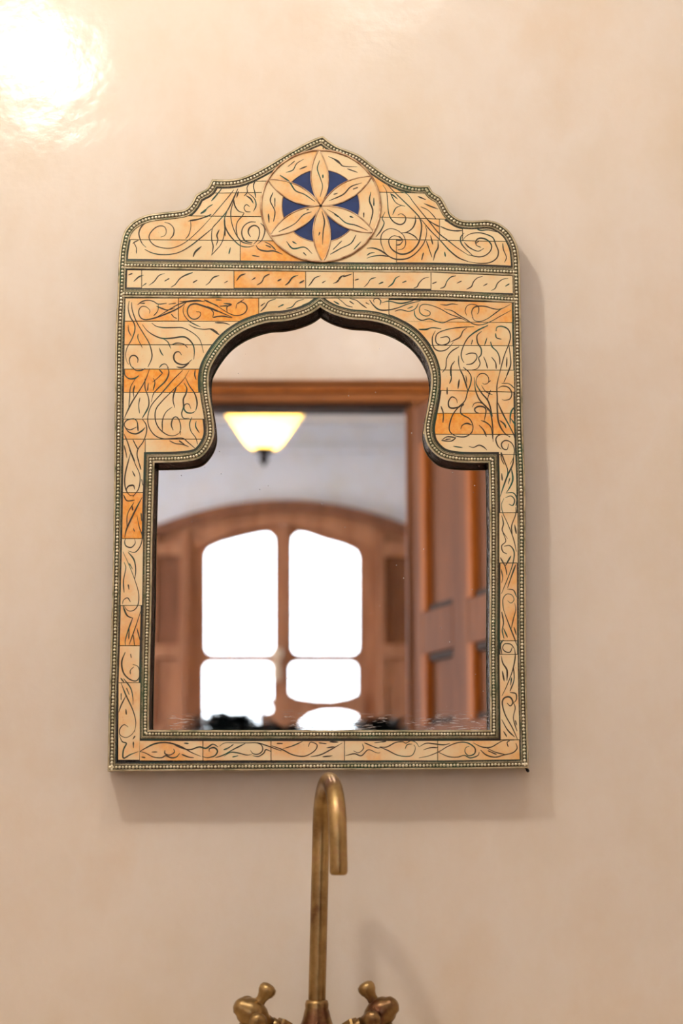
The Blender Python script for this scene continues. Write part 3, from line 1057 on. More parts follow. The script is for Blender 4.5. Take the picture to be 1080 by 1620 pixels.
ND = 14
for k in range(6):
    a0 = math.radians(30 + 60 * k)
    pp = [petal_pt(a0, i / ND, 1) for i in range(ND + 1)] + [petal_pt(a0, i / ND, -1) for i in range(ND - 1, 0, -1)]
    o = rlink(prism('petal', pp, Y_TILE - 0.0012, -0.021, 'bone'))
    o.color = petal_cols[k] + (1,)
    wv = [petal_pt(a0, i / ND, 1, 0.012) for i in range(ND + 1)] + [petal_pt(a0, i / ND, -1, 0.012) for i in range(ND, -1, -1)]
    bm = bmesh.new()
    bm_tube(bm, [PM(p.x, p.y, Y_TILE - 0.0011) for p in wv], 0.00075, 6)
    rlink(from_bm('petal_wire', bm, 'wire', None, True))
    # blue sector and outer ring piece between petal k and k+1
    a1 = a0 + math.radians(60)
    rs = [0.1 + (RB - 0.1) * i / 8 for i in range(9)]
    blue = [rp(r, a0 + half_w_angle(r)) for r in rs] + [rp(RB, a0 + half_w_angle(RB) + (a1 - a0 - 2 * half_w_angle(RB)) * i / 10) for i in range(1, 10)] + [rp(r, a1 - half_w_angle(r)) for r in rs[::-1]]
    rlink(prism('enamel_inlay', blue, Y_TILE - 0.0006, -0.021, 'blue'))
    rs2 = [RB + 0.015 + (0.985 - RB - 0.015) * i / 6 for i in range(7)]
    ringp = [rp(rs2[0], a0 + half_w_angle(rs2[0]) + (a1 - a0 - 2 * half_w_angle(rs2[0])) * i / 10) for i in range(11)]
    ringp += [rp(r, a1 - half_w_angle(r)) for r in rs2[1:]]
    wA = half_w_angle(0.985)
    ringp += [rp(0.985, a1 - wA - (a1 - a0 - 2 * wA) * i / 12) for i in range(1, 13)]
    ringp += [rp(r, a0 + half_w_angle(r)) for r in rs2[-2:0:-1]]
    o = rlink(prism('ring_inlay', ringp, Y_TILE - 0.0008, -0.021, 'bone'))
    o.color = ring_cols[k] + (1,)
    arc = [rp(RB + 0.007, a0 + half_w_angle(RB) + (a1 - a0 - 2 * half_w_angle(RB)) * i / 10) for i in range(11)]
    bm = bmesh.new(); bm_tube(bm, [PM(p.x, p.y, Y_TILE - 0.0009) for p in arc], 0.0005, 6)
    rlink(from_bm('arc_wire', bm, 'wire', None, True))
bm = bmesh.new()
cc = [rp(1.0, 2 * math.pi * k / 96) for k in range(97)]
bm_tube(bm, [PM(p.x, p.y, Y_TILE - 0.0012) for p in cc], 0.00105, 6)
rlink(from_bm('rim_wire', bm, 'wire', None, True))

# --- engraved scrollwork, drawn stroke by stroke
STROKES = {
'A': (180, 330, 6.75, [[(540,145),(600,165),(640,215),(635,280),(600,325)],
 [(500,305),(545,285),(560,240),(540,195),(490,185),(430,215),(380,280),(385,340),(440,395),(530,420),(610,422),(700,395),(790,340),(880,260),(960,180),(1050,80)],
 [(330,435),(400,470),(490,490),(600,488),(700,465),(800,410),(900,335),(980,270),(1060,205)],
 [(400,130),(320,165),(275,230),(270,290),(300,370),(345,415)],
 [(1030,65),(960,95),(880,120),(790,135)], [(820,135),(822,200),(800,280),(765,325)], [(935,403),(870,470),(848,515)],
 [(215,365),(240,420),(240,480)], [(200,375),(230,352),(265,338)], [(985,5),(925,50)]]),
'B': (300, 270, 6.75, [[(240,485),(340,365),(420,270),(470,205)], [(247,608),(280,570),(380,455),(430,375),(480,270),(515,190)],
 [(350,180),(290,255),(230,325)], [(245,360),(190,395),(160,435),(115,460)], [(0,530),(100,515),(180,490),(230,465)],
 [(375,600),(365,700),(330,790),(270,860),(230,905)], [(315,630),(290,690),(300,740),(280,800)], [(300,545),(250,600),(235,660),(235,740),(250,810),(235,900)],
 [(400,430),(370,520),(375,620),(380,700)],
 [(470,320),(440,430),(445,540),(480,650),(540,745),(600,775),(660,785)], [(375,520),(380,600),(420,680),(480,750),(540,800),(620,815),(690,798)],
 [(470,300),(480,370),(520,430),(580,450)], [(580,452),(560,485),(510,545),(495,620),(510,700)], [(520,220),(500,290)],
 [(640,130),(612,180),(615,230),(580,270)], [(600,265),(650,300),(680,350)], [(620,235),(690,300),(708,370),(680,435)],
 [(650,440),(600,435),(580,395),(605,362),(640,385)], [(705,100),(680,160),(695,230),(705,290)],
 [(705,548),(640,550),(580,590),(555,650),(565,710),(600,755),(670,770)], [(650,710),(625,660),(640,610),(690,585),(735,610),(745,670),(725,740),(680,785)],
 [(755,560),(795,600),(800,660),(770,740),(720,785)], [(705,795),(740,840),(820,860),(900,858),(990,893)], [(800,760),(860,790),(920,850)], [(810,795),(870,820)],
 [(665,905),(745,918)], [(120,810),(60,865),(35,920)], [(435,820),(418,890)]]),
'C': (580, 270, 6.75, [[(120,70),(200,130),(300,235),(420,350),(530,460),(565,510),(585,600),(560,750),(510,830),(440,880),(360,890),(280,850),(240,790),(240,730),(290,695),(350,710)],
 [(190,90),(340,210),(430,250),(500,340),(580,440),(680,560),(770,670),(860,740),(960,820),(1080,900)],
 [(580,520),(680,640),(780,740),(880,850),(980,930),(1080,970)],
 [(170,150),(210,220),(222,330),(235,460),(280,540),(350,575),(400,555),(415,500),(370,460),(330,475)],
 [(255,250),(300,330),(350,365),(410,380)], [(250,245),(290,270),(330,305)], [(370,372),(310,400),(275,470)],
 [(515,480),(520,540),(490,610),(430,655),(360,665)],
 [(185,860),(150,760),(165,670),(240,620),(320,635),(390,690),(415,770),(390,830),(330,845)],
 [(185,865),(230,910),(310,945),(420,940),(500,900),(570,830),(620,750),(640,650),(625,590)],
 [(360,665),(440,665),(510,700),(550,745)], [(310,740),(350,742),(385,742)], [(340,700),(370,725),(388,742)], [(388,742),(375,765),(350,790),(310,795)],
 [(195,440),(165,510),(185,560),(150,640),(95,710)], [(635,750),(660,820),(695,925)], [(760,745),(760,820),(730,880),(710,960)], [(680,690),(705,790)],
 [(605,875),(585,955)], [(830,865),(840,920)], [(545,275),(630,310)], [(610,350),(680,380),(760,410)], [(575,385),(650,420),(710,480),(740,520)],
 [(785,595),(870,630),(950,642),(1020,638)], [(830,530),(910,568)], [(640,520),(720,570),(780,600)],
 [(0,830),(60,825),(130,845),(190,880),(240,920)], [(0,935),(60,915),(150,905),(240,918)], [(0,905),(40,880),(85,875)]]),
'D': (680, 330, 6.75, [[(365,260),(330,300),(330,360),(370,420),(460,505)],
 [(350,350),(370,310),(430,270),(520,258),(600,275),(670,310),(700,380),(730,460),(710,530),(640,575),(540,585),(440,572),(405,565)],
 [(520,350),(485,370),(500,330),(545,315),(610,335),(655,390),(645,450),(590,500),(520,515),(430,498),(405,495)],
 [(485,365),(500,395),(545,415)], [(365,360),(420,415),(510,455),(575,425)], [(490,210),(540,232),(620,228),(720,250)], [(775,370),(785,440),(815,520),(795,575)]]),
'E': (190, 400, 5.4, [[(105,175),(70,190)], [(200,190),(160,205),(115,245)], [(225,258),(188,285)], [(380,175),(330,195),(290,245),(245,278)], [(420,218),(378,243)],
 [(620,168),(560,190),(510,220),(470,270),(435,293)], [(660,232),(620,255)], [(845,193),(795,212),(760,255),(730,277)], [(920,240),(888,258)]]),
'F': (370, 400, 5.4, [[(100,178),(55,195),(20,240)], [(185,210),(150,233)], [(305,180),(260,205),(235,250),(195,275)], [(405,222),(370,242)], [(548,190),(500,210),(465,255),(435,277)],
 [(600,235),(557,260)], [(740,195),(690,215),(660,255),(635,285)], [(785,238),(750,258)], [(945,188),(905,210),(885,245),(845,262)], [(925,195),(900,225),(870,255)], [(1010,180),(930,205)]]),
'G': (550, 400, 7.2, [[(125,298),(78,312)], [(320,280),(260,300),(225,350),(185,390)], [(405,332),(350,355)], [(595,262),(545,290),(510,350),(455,393)], [(668,320),(618,340)],
 [(925,275),(860,295),(810,345),(790,385),(750,403)]]),
'H': (680, 400, 7.2, [[(75,330),(25,352)], [(295,262),(240,275),(195,320),(165,385),(115,407)], [(360,320),(305,347)], [(600,268),(540,285),(495,330),(470,385),(415,415)], [(655,350),(605,377)],
 [(890,292),(830,300),(770,345),(740,405),(695,430)], [(905,352),(855,382)]]),
'I': (185, 465, 6.75, [[(130,75),(120,150),(140,240),(185,320),(190,390),(160,480),(110,570),(92,640),(100,710),(125,755)],
 [(155,90),(165,180),(210,300),(280,420),(340,520),(370,620),(370,690),(330,780)],
 [(345,210),(350,175),(310,138),(265,135),(235,170),(235,220),(260,260),(310,275),(390,260),(480,230),(600,180),(690,130),(750,80)],
 [(420,250),(520,190),(640,120),(740,85),(850,75),(940,80)], [(220,115),(270,80),(330,68),(390,80),(440,108),(530,100)], [(245,100),(300,100)],
 [(420,130),(480,155),(540,172),(620,150)], [(440,110),(435,180),(390,235)], [(550,110),(630,98)], [(580,215),(610,250),(640,260)], [(665,80),(740,80),(830,70),(900,70)],
 [(720,120),(705,170),(720,230),(770,290),(830,325),(890,352)],
 [(845,190),(885,195),(890,230),(850,265),(800,265),(760,225),(752,170),(780,120),(840,105),(910,125),(980,150),(1080,190)],
 [(930,62),(1000,95),(1080,130)], [(990,150),(1030,200),(1025,250),(1080,240)],
 [(370,310),(420,345),(500,360),(600,360),(700,362),(800,410),(870,470),(900,530),(925,630)], [(765,325),(830,360),(920,378),(1010,375),(1075,410)],
 [(270,325),(320,390),(400,445),(490,475),(600,470),(700,457),(760,480),(810,540),(825,610),(820,700)], [(490,478),(540,510),(565,560),(575,585)], [(590,540),(640,525),(710,535),(755,575)],
 [(120,330),(125,395),(155,455)], [(225,425),(225,480),(270,575)], [(450,575),(470,625),(495,660)],
 [(690,655),(665,620),(625,625),(605,670),(620,720),(670,750),(740,750),(800,700)], [(635,780),(700,785),(770,740)],
 [(220,735),(222,690),(190,658),(150,665),(132,710),(150,770),(185,805)], [(450,790),(480,755),(520,750),(550,790)]]),
'J': (310, 465, 5.4, [[(340,125),(350,85),(385,68),(425,90),(435,130),(405,170),(340,185),(270,160),(190,110),(95,62)], [(95,105),(150,130),(230,165),(310,200)], [(150,195),(230,190),(310,205)],
 [(410,45),(350,85)], [(235,80),(300,90),(265,110),(265,155)], [(200,105),(270,100)], [(165,50),(220,52)], [(160,245),(240,248),(290,265)], [(95,300),(120,300),(170,330),(200,350)],
 [(550,150),(590,110),(620,65),(680,42)], [(590,75),(550,105)], [(748,90),(700,112)], [(920,45),(860,65),(820,110),(770,125)], [(960,75),(905,98)]]),
'K': (185, 580, 6.75, [[(80,30),(85,90),(130,128),(190,125),(235,95)], [(195,130),(145,220),(135,330),(125,440)], [(350,20),(300,150),(230,270),(160,380),(100,500),(80,550)],
 [(300,130),(300,230),(335,330),(335,430),(270,550)], [(190,200),(175,260),(180,330)], [(245,330),(232,410),(240,500)], [(335,175),(325,260)], [(385,120),(405,170),(385,255)], [(480,75),(430,125),(380,165)],
 [(540,0),(553,70),(520,150),(440,230),(390,290),(365,380)], [(450,30),(490,75)],
 [(700,40),(600,140),(480,280),(370,410),(330,530),(340,640),(400,730),(490,770),(600,768),(700,765),(760,810),(830,870)],
 [(770,40),(700,150),(600,250),(480,370),(415,460),(410,570),(450,660),(530,725),(600,738),(660,715),(680,690),(675,730)],
 [(635,220),(605,300),(600,370),(618,440)], [(590,430),(520,490),(485,580),(485,690)], [(600,680),(580,620),(600,550),(640,540),(670,590),(680,660),(665,710)],
 [(730,115),(770,200),(830,290),(855,390),(840,470)], [(715,175),(745,230),(735,290),(708,350),(710,430),(690,500),(710,550),(770,550)], [(790,450),(765,400),(725,405),(715,450),(745,490),(800,495),(835,475)],
 [(800,540),(775,610),(790,690),(840,760),(860,830)], [(845,580),(840,640),(880,710)], [(180,553),(110,570),(78,610),(90,650),(140,675),(210,645)], [(180,553),(215,590),(225,690)],
 [(85,650),(130,700),(200,718),(260,690),(300,650)], [(270,560),(310,620),(315,700),(280,800),(225,880),(215,950),(235,1012)], [(75,720),(110,800),(150,920),(190,1010)],
 [(170,780),(200,840),(225,885)], [(75,840),(95,920),(105,975)], [(560,790),(620,820),(700,830),(765,855)], [(660,790),(720,830)], [(165,0),(200,40),(260,40),(300,20)], [(835,30),(830,90),(845,140)]]),
'L': (500, 465, 6.0, [[(205,40),(250,75),(290,110),(345,125)], [(165,68),(220,100)], [(320,45),(380,60),(430,100),(480,135)], [(315,68),(360,98)], [(468,82),(505,100)],
 [(505,55),(545,110),(600,150),(690,152),(780,130),(870,95),(990,65)], [(550,85),(545,55),(580,42),(612,65),(605,105)], [(620,85),(690,68),(780,88),(840,85),(930,60)],
 [(745,165),(800,150),(880,165),(940,140),(970,90)], [(865,140),(920,118)], [(930,155),(940,210),(990,250),(1060,240)], [(980,340),(1040,340),(1080,325)]]),
'M': (660, 465, 6.353, [[(70,155),(125,180),(120,215),(70,220),(25,185),(25,130),(60,105),(130,112),(220,145),(330,205),(430,240),(520,285)],
 [(270,150),(350,170),(420,215),(490,255),(560,300),(640,310),(730,280),(830,225),(940,165)], [(0,245),(50,265),(120,250),(190,275),(260,290),(330,260),(400,245),(460,250)],
 [(230,105),(290,112),(350,100),(410,108)], [(495,215),(480,170),(500,120),(550,103),(610,125),(615,180),(600,205)], [(560,245),(545,190),(560,145),(600,125),(680,125),(770,150),(840,150),(935,105)],
 [(550,235),(580,270),(640,275),(710,245),(780,195),(850,145)], [(10,355),(80,355),(150,340),(240,350)], [(180,370),(150,440),(160,530),(210,572),(280,565),(330,525),(360,485)],
 [(570,328),(450,335),(330,350),(220,385),(185,430),(190,490),(240,515),(300,500),(325,465),(300,430),(230,440)], [(500,340),(460,370),(430,430),(380,460),(330,485)],
 [(710,315),(600,370),(510,440),(460,530),(440,610),(455,670),(470,690)], [(485,610),(540,595),(590,605),(595,650),(550,700),(490,710)],
 [(645,375),(600,420),(605,490),(640,550),(640,610),(615,645),(630,700),(600,750),(540,765)], [(555,460),(540,510)], [(700,440),(675,515)], [(735,480),(750,530),(800,580),(825,640),(828,710)],
 [(790,375),(800,335),(850,325),(910,355),(935,420),(920,500),(870,630),(820,820)], [(785,395),(795,440),(845,455)], [(920,520),(935,640),(935,720),(895,826)], [(900,635),(895,740)],
 [(665,630),(690,690),(705,750)], [(745,635),(785,690),(792,755)], [(420,530),(340,580),(295,650),(285,740),(250,790)], [(415,620),(415,700),(440,790),(470,826)], [(375,675),(340,730),(335,826)], [(460,735),(510,780),(540,826)]]),
'N': (670, 585, 6.75, [[(290,10),(295,90),(275,150)], [(380,100),(365,205)], [(450,60),(462,140)], [(400,10),(440,120),(470,220)],
 [(465,0),(505,70),(500,150),(470,230),(440,330),(370,400),(310,480),(275,590),(280,660),(340,710)], [(250,185),(250,265)], [(360,355),(345,310),(300,290),(265,340),(270,395),(310,410),(380,395),(430,360)],
 [(430,370),(400,400),(395,460),(430,490),(490,525),(525,600),(510,670),(450,712),(380,715),(320,700)], [(395,635),(410,595),(460,572),(515,590)], [(185,390),(210,470),(205,565)],
 [(540,80),(550,200),(590,310),(660,390),(710,450),(735,600),(740,770)], [(570,70),(560,150),(620,250),(690,340),(735,500)], [(565,85),(600,45),(650,42),(690,80),(690,135),(650,155),(625,140)], [(690,135),(715,115)],
 [(615,165),(660,230),(735,268)], [(715,215),(685,300),(690,345)], [(520,400),(540,360),(600,350),(660,385),(690,440)], [(600,465),(555,450),(545,415),(590,390),(645,400),(665,440),(645,550)],
 [(610,540),(670,565),(720,620),(735,740)], [(590,590),(640,645),(670,715)], [(820,0),(790,120),(780,200),(785,300),(785,420),(800,560),(850,660),(920,720)], [(910,15),(855,135)], [(830,145),(910,150),(970,200)],
 [(790,200),(840,175),(905,190),(940,250),(920,310),(860,325),(835,315)], [(790,350),(850,480),(920,610),(970,720),(990,850)], [(975,385),(930,460),(920,580)], [(930,520),(970,580),(980,630)], [(810,540),(860,580),(880,625)],
 [(190,755),(250,715),(345,725)], [(345,725),(290,762),(190,755)], [(230,745),(290,738)], [(315,815),(370,825),(415,830)], [(480,815),(530,830),(590,805),(640,825),(675,858)],
 [(925,715),(860,690),(800,700),(770,740),(790,810),(830,850)], [(905,790),(890,850),(845,840),(830,790),(870,755),(930,775),(965,840),(960,930),(920,1012)], [(825,880),(830,950),(860,1012)]]),
'O': (160, 680, 5.4, [[(240,170),(290,290),(330,390),(320,500),(270,570)], [(250,200),(205,380),(205,490),(240,555),(280,560)], [(310,240),(340,340)], [(265,350),(290,400)], [(345,420),(355,475)],
 [(285,510),(275,475),(235,480),(215,510),(225,540)], [(190,555),(220,605),(285,600)], [(350,575),(290,690),(220,840),(200,920)], [(280,620),(225,720),(220,830)], [(305,730),(325,830),(350,910),(335,990),(290,1045),(230,1035)],
 [(285,930),(290,970),(255,1005),(210,990),(200,950),(215,925)], [(265,650),(270,690)], [(340,710),(345,780)], [(275,840),(285,870)], [(185,1040),(240,1160),(290,1290),(320,1400),(315,1490),(280,1540),(230,1545),(190,1500)],
 [(230,1045),(280,1110),(295,1200),(285,1280)], [(195,1130),(210,1180),(190,1290),(195,1390)], [(240,1140),(268,1190)], [(230,1320),(238,1365)], [(250,1470),(225,1435),(190,1455),(182,1490)]]),
'P': (160, 940, 5.4, [[(185,100),(220,180),(270,205)], [(345,120),(300,260),(240,430)], [(270,200),(230,310),(205,400),(210,440)], [(240,290),(235,385)], [(305,290),(335,410)], [(275,350),(285,440)],
 [(205,495),(175,580),(190,670),(240,725),(300,740),(330,690),(315,620),(270,600)], [(280,620),(250,650),(250,685)], [(250,510),(258,545)], [(165,715),(200,760)], [(170,760),(210,860),(270,990),(295,1090),(285,1180)],
 [(210,870),(170,950),(150,1010)], [(190,720),(250,800),(270,880),(272,945)], [(215,800),(240,860)], [(170,845),(170,905)], [(210,980),(215,1030)], [(230,1135),(195,1115),(160,1150),(160,1200),(210,1225),(260,1200),(290,1155)],
 [(155,1210),(180,1260),(215,1275),(190,1330),(190,1400),(250,1370),(318,1345)], [(290,1210),(270,1240)], [(275,1260),(275,1315)]]),
'Q': (660, 680, 5.4, [[(715,190),(740,260),(770,340),(765,400)], [(825,190),(815,290),(770,390),(730,500),(708,570)], [(720,370),(725,435)], [(800,320),(815,420),(790,490),(760,535)], [(755,540),(820,540),(850,590),(840,650)],
 [(750,580),(800,565),(830,600),(815,645),(780,635)], [(740,585),(718,640),(730,710),(770,800),(820,930),(845,1040)], [(790,410),(775,465)], [(840,660),(840,720),(805,820),(810,900)], [(720,730),(735,800),(725,860),(770,930)],
 [(730,880),(755,950),(720,990),(730,1040),(765,1060)], [(740,995),(790,990),(825,1040),(820,1120),(790,1220),(718,1400)], [(830,810),(845,890)], [(708,1090),(750,1170),(765,1240)], [(800,1075),(750,1165)],
 [(840,1150),(800,1260),(770,1350)], [(715,1190),(728,1260),(720,1310)], [(765,1360),(820,1370),(848,1430)], [(770,1460),(800,1480),(825,1450),(805,1410),(760,1405),(730,1450),(735,1530),(745,1560)]]),
'R': (660, 940, 5.4, [[(738,130),(745,160),(790,280),(830,380),(850,440)], [(830,75),(840,130),(820,210),(800,300)], [(720,150),(735,240),(725,310),(740,380)], [(735,290),(770,370)], [(825,280),(845,350)],
 [(735,390),(710,430),(720,510)], [(830,470),(835,540),(810,660),(760,790),(722,870)], [(830,470),(810,440),(790,425),(745,425),(728,460),(750,490),(790,495),(810,455)], [(715,525),(730,590),(765,650),(765,740)], [(725,655),(742,745)],
 [(820,620),(825,730),(790,830)], [(805,710),(795,780)], [(790,840),(840,850),(845,900),(820,930)], [(765,930),(795,955),(815,920),(790,880),(745,885),(725,930),(750,1030),(810,1140),(855,1240)],
 [(815,920),(835,970),(820,1060),(850,1170)], [(720,1070),(770,1160),(830,1220)], [(835,1075),(848,1120)], [(735,1170),(765,1220)]]),
'S': (215, 1155, 4.696, [[(28,160),(60,140),(130,105),(200,92),(270,100),(340,125),(410,165),(480,195)], [(28,160),(70,170),(130,200),(190,205),(220,190),(260,205),(300,200),(325,172)], [(215,150),(215,175),(250,185),(285,165),(280,140)],
 [(115,163),(160,162)], [(355,97),(392,100)], [(340,180),(390,200),(430,205)], [(40,200),(70,205)], [(250,90),(330,130),(400,145),(470,125),(520,135),(570,105),(610,125)], [(545,160),(545,140),(580,130),(605,155),(585,190),(530,205),(490,195)],
 [(620,120),(660,95),(740,95),(830,95),(900,95),(970,115),(1080,155)], [(590,205),(650,185),(720,145),(810,100)], [(655,195),(700,165),(760,170),(820,185),(860,180)], [(850,150),(870,175),(910,178),(940,150),(930,110),(880,90)],
 [(865,190),(910,195),(950,170),(965,145),(1005,160)], [(650,147),(690,130),(725,105)], [(715,200),(760,190)]]),
'T': (340, 1120, 3.176, [[(285,190),(340,210),(390,235),(450,242),(500,215),(512,185),(480,172),(468,195)], [(310,178),(340,178)], [(340,205),(390,190),(440,168)], [(480,245),(530,235),(580,210),(640,175)], [(520,175),(560,180)], [(575,170),(620,172)],
 [(560,200),(600,195)], [(540,245),(590,240)], [(655,240),(700,230),(735,240),(770,210),(810,225),(830,225)], [(695,215),(720,225),(745,205),(740,180)], [(750,175),(810,200),(830,200)], [(800,175),(860,168)]]),
'U': (600, 1140, 4.32, [[(0,180),(50,180),(110,150),(160,145),(180,155),(215,138),(250,150),(270,180)], [(270,180),(320,155),(380,160),(440,165),(480,157)], [(175,195),(190,165),(225,160)], [(235,165),(245,190),(225,235),(180,245),(120,235),(60,205),(0,180)],
 [(300,200),(350,185),(400,185)], [(270,255),(340,240),(410,210),(470,175),(540,150),(600,152),(650,185),(650,225),(610,240),(585,215),(590,185),(615,175)], [(400,215),(470,245),(530,250),(580,238),(620,255),(670,240),(682,215)],
 [(640,152),(700,180),(760,182),(810,155),(850,136),(920,134)], [(880,180),(872,150),(890,137)], [(690,200),(730,235),(790,250),(850,235),(910,220),(940,190),(932,155)], [(740,205),(800,232)], [(720,180),(790,215),(860,232)]]),
'V': (400, 220, 4.909, [[(518,165),(500,230),(525,310),(540,370),(520,450)], [(543,275),(543,305)], [(845,340),(760,370),(700,430),(590,480)], [(815,375),(775,390)], [(660,420),(625,430)], [(575,545),(650,590),(720,650),(800,670),(890,710)],
 [(630,580),(660,605)], [(750,600),(780,610)], [(535,560),(555,640),(545,720),(540,820)], [(520,720),(510,750)], [(455,565),(390,590),(320,660),(200,720)], [(435,545),(415,550)], [(210,280),(280,330),(330,400),(400,430),(480,485)], [(375,375),(400,390)]]),
'W': (400, 220, 4.909, [[(395,155),(340,190),(310,240),(255,260)], [(325,170),(270,215)], [(420,210),(360,235)], [(585,135),(660,170),(700,210),(810,215)], [(620,150),(690,200)], [(730,230),(815,260)], [(915,410),(905,480),(930,560),(905,670)],
 [(938,455),(938,520)], [(860,570),(860,610)], [(800,745),(760,810),(680,850),(600,895)], [(690,790),(620,860)], [(840,795),(780,860)], [(260,795),(310,850),(400,840),(460,890)], [(305,795),(340,815)], [(390,880),(415,905)],
 [(155,415),(135,480),(170,560),(160,640)], [(170,455),(170,530)], [(120,580),(125,650)]]),
}


def engrave(name, groups, y, parent=None, width=1.75):
    vs = []; fs = []
    for (ox, oy, sc, strokes) in groups:
        for st in strokes:
            wd = width
            pts = [Vector((ox + x / sc, oy + y_ / sc)) for x, y_ in st]
            q = cr(pts, 1.6)
            n = len(q)
            wd *= random.uniform(0.8, 1.25)
            ph = random.uniform(0, 6.28)
            b0 = len(vs)
            for i, p in enumerate(q):
                t_ = q[min(i + 1, n - 1)] - q[max(i - 1, 0)]
                if t_.length < 1e-6:
                    t_ = Vector((1, 0))
                t_ = t_.normalized(); nn = Vector((-t_.y, t_.x))
                u = i / max(1, n - 1)
                h = 0.5 * wd * (0.45 + 0.55 * min(1.0, 5 * u, 5 * (1 - u))) * (1 + 0.22 * math.sin(ph + 5 * u))
                for s in (1, -1):
                    vs.append(PM(p.x + nn.x * h * s, p.y + nn.y * h * s, y))
            for i in range(n - 1):
                fs.append((b0 + 2 * i, b0 + 2 * i + 2, b0 + 2 * i + 3, b0 + 2 * i + 1))
    o = from_lists(name, vs, fs, 'ink', mirror if parent is None else None, False, 'stuff')
    if parent is not None:
        rlink(o)
    return o


YE = Y_TILE - 0.00022
for gname, keys in (('crest_engraving', 'ABCD'), ('band_engraving', 'EFGH'), ('left_field_engraving', 'IJK'), ('right_field_engraving', 'LMN'), ('left_border_engraving', 'OP'), ('right_border_engraving', 'QR'), ('bottom_border_engraving', 'STU')):
    engrave(gname, [STROKES[k] for k in keys], YE)
engrave('petal_engraving', [STROKES['V']], Y_TILE - 0.0013, ros)
engrave('ring_engraving', [STROKES['W']], Y_TILE - 0.0009, ros)
# little nail at the lower right corner
nl = PM(834, 1218.5, -0.018)
lathe('nail', [(0.0, -0.002), (0.0012, -0.0018), (0.0016, 0), (0.0008, 0.002), (0.0008, 0.008), (0, 0.0085)], 'iron', mirror, nl, (-0.5, 0.4, 0.6), 10)

# ------------------------------------------------------------------ tap
FY = -0.075
fb = P(501, 1592, FY)
DECK = P(501, 1668, FY).z
tap = thing('brass_tap', 'aged brass gooseneck tap with two cross handles below the mirror', 'tap', (fb.x, FY, DECK))
ztop = P(520, 1236, FY - 0.04).z
v0 = P(501, 1592, FY); v1 = P(505.5, 1400, FY)
lean = (v1.x - v0.x) / (v1.z - v0.z)
RG = 0.047                                  # gooseneck radius
e1 = P(534.3, 1350, FY - 2 * RG)
pts = []
z_arc = ztop - RG
xa = v0.x + lean * (z_arc - v0.z)
for i in range(13):
    z = v0.z - 0.01 + (z_arc - v0.z + 0.01) * i / 12
    pts.append(Vector((v0.x + lean * (z - v0.z), FY, z)))
dx = e1.x - xa
for i in range(1, 21):
    a = math.pi * i / 20
    pts.append(Vector((xa + dx * (1 - math.cos(a)) / 2, FY - RG * (1 - math.cos(a)), z_arc + RG * math.sin(a))))
ez = P(536, 1378, FY - 2 * RG).z
for i in range(1, 7):
    pts.append(Vector((e1.x + 0.0001 * i, FY - 2 * RG, z_arc + (ez - z_arc) * i / 6)))
RT = 0.0078
last = pts[-1]
pts += [last + Vector((0, 0, -0.0022)), last + Vector((0, 0, -0.0034))]
rad = [RT] * (len(pts) - 2) + [RT * 0.93, RT * 0.74]
tube('spout', pts, rad, 'brass', tap, 24)
lathe('collar', [(0.0078, 0.006), (0.0098, 0.005), (0.0106, 0.002), (0.0104, -0.002), (0.0112, -0.004), (0.0125, -0.010), (0.0150, -0.017), (0.0175, -0.026), (0.0178, -0.034), (0.0200, -0.038), (0.021, -0.044), (0.021, DECK - v0.z + 0.004), (0.024, DECK - v0.z)], 'brass', tap, v0, seg=36)
for s, hub_px, ball_px, nut_px in ((-1, (399, 1603), (426, 1567), (452, 1627)), (1, (601, 1602), (583, 1560), (552, 1627))):
    A = P(nut_px[0], nut_px[1] + 6, FY); hub = P(hub_px[0], hub_px[1], FY - 0.012); ball = P(ball_px[0], ball_px[1], FY - 0.012)
    arm = tube('side_arm', cr([Vector((v0.x + s * 0.012, FY, v0.z - 0.03)), Vector((v0.x + s * 0.022, FY, v0.z - 0.026)), A, A + (hub - A) * 0.45], 0.004), 0.0062, 'brass', tap, 20)
    ax = (hub - A).normalized()
    bm = bmesh.new()
    bm_lathe(bm, [(0.0, -0.006), (0.0095, -0.006), (0.0105, -0.004), (0.0105, 0.004), (0.0095, 0.006), (0, 0.006)], 6, Matrix.Translation(A.lerp(hub, 0.12)) @ ax.to_track_quat('Z', 'Y').to_matrix().to_4x4())
    nut = from_bm('nut', bm, 'brass', tap)
    hnd = bpy.data.objects.new('handle', None); COL.objects.link(hnd); hnd.parent = tap
    hnd.matrix_parent_inverse = Matrix.Translation(-Vector(tap.location)); hnd.location = (0, 0, 0)
    lt = []
    o = lathe('hub', [(0.0052, -0.022), (0.0062, -0.014), (0.0095, -0.010), (0.0125, -0.003), (0.0130, 0.003), (0.0110, 0.009), (0.0085, 0.012), (0.0075, 0.0155), (0.004, 0.018), (0.0, 0.0185)], 'brass', None, hub, ax, 28)
    lt.append(o)
    d1 = (ball - hub); d1 = d1 - ax * d1.dot(ax) * 0.7
    L = d1.length; d1.normalize()
    d2 = ax.cross(d1).normalized()
    for dd, LL in ((d1, L), (-d1, L * 0.95), (d2, L * 0.95), (-d2, L * 0.95)):
        prof = [(0.0055, 0.004), (0.0050, 0.010), (0.0047, L * 0.62), (0.0056, L * 0.74), (0.0074, L * 0.86), (0.0080, L * 1.0), (0.0070, L * 1.12), (0.004, L * 1.19), (0.0, L * 1.21)]
        lt.append(lathe('handle_arm', prof, 'brass', None, hub, dd, 20))
    for o in lt:
        o.parent = hnd; o.matrix_parent_inverse = Matrix.Identity(4)

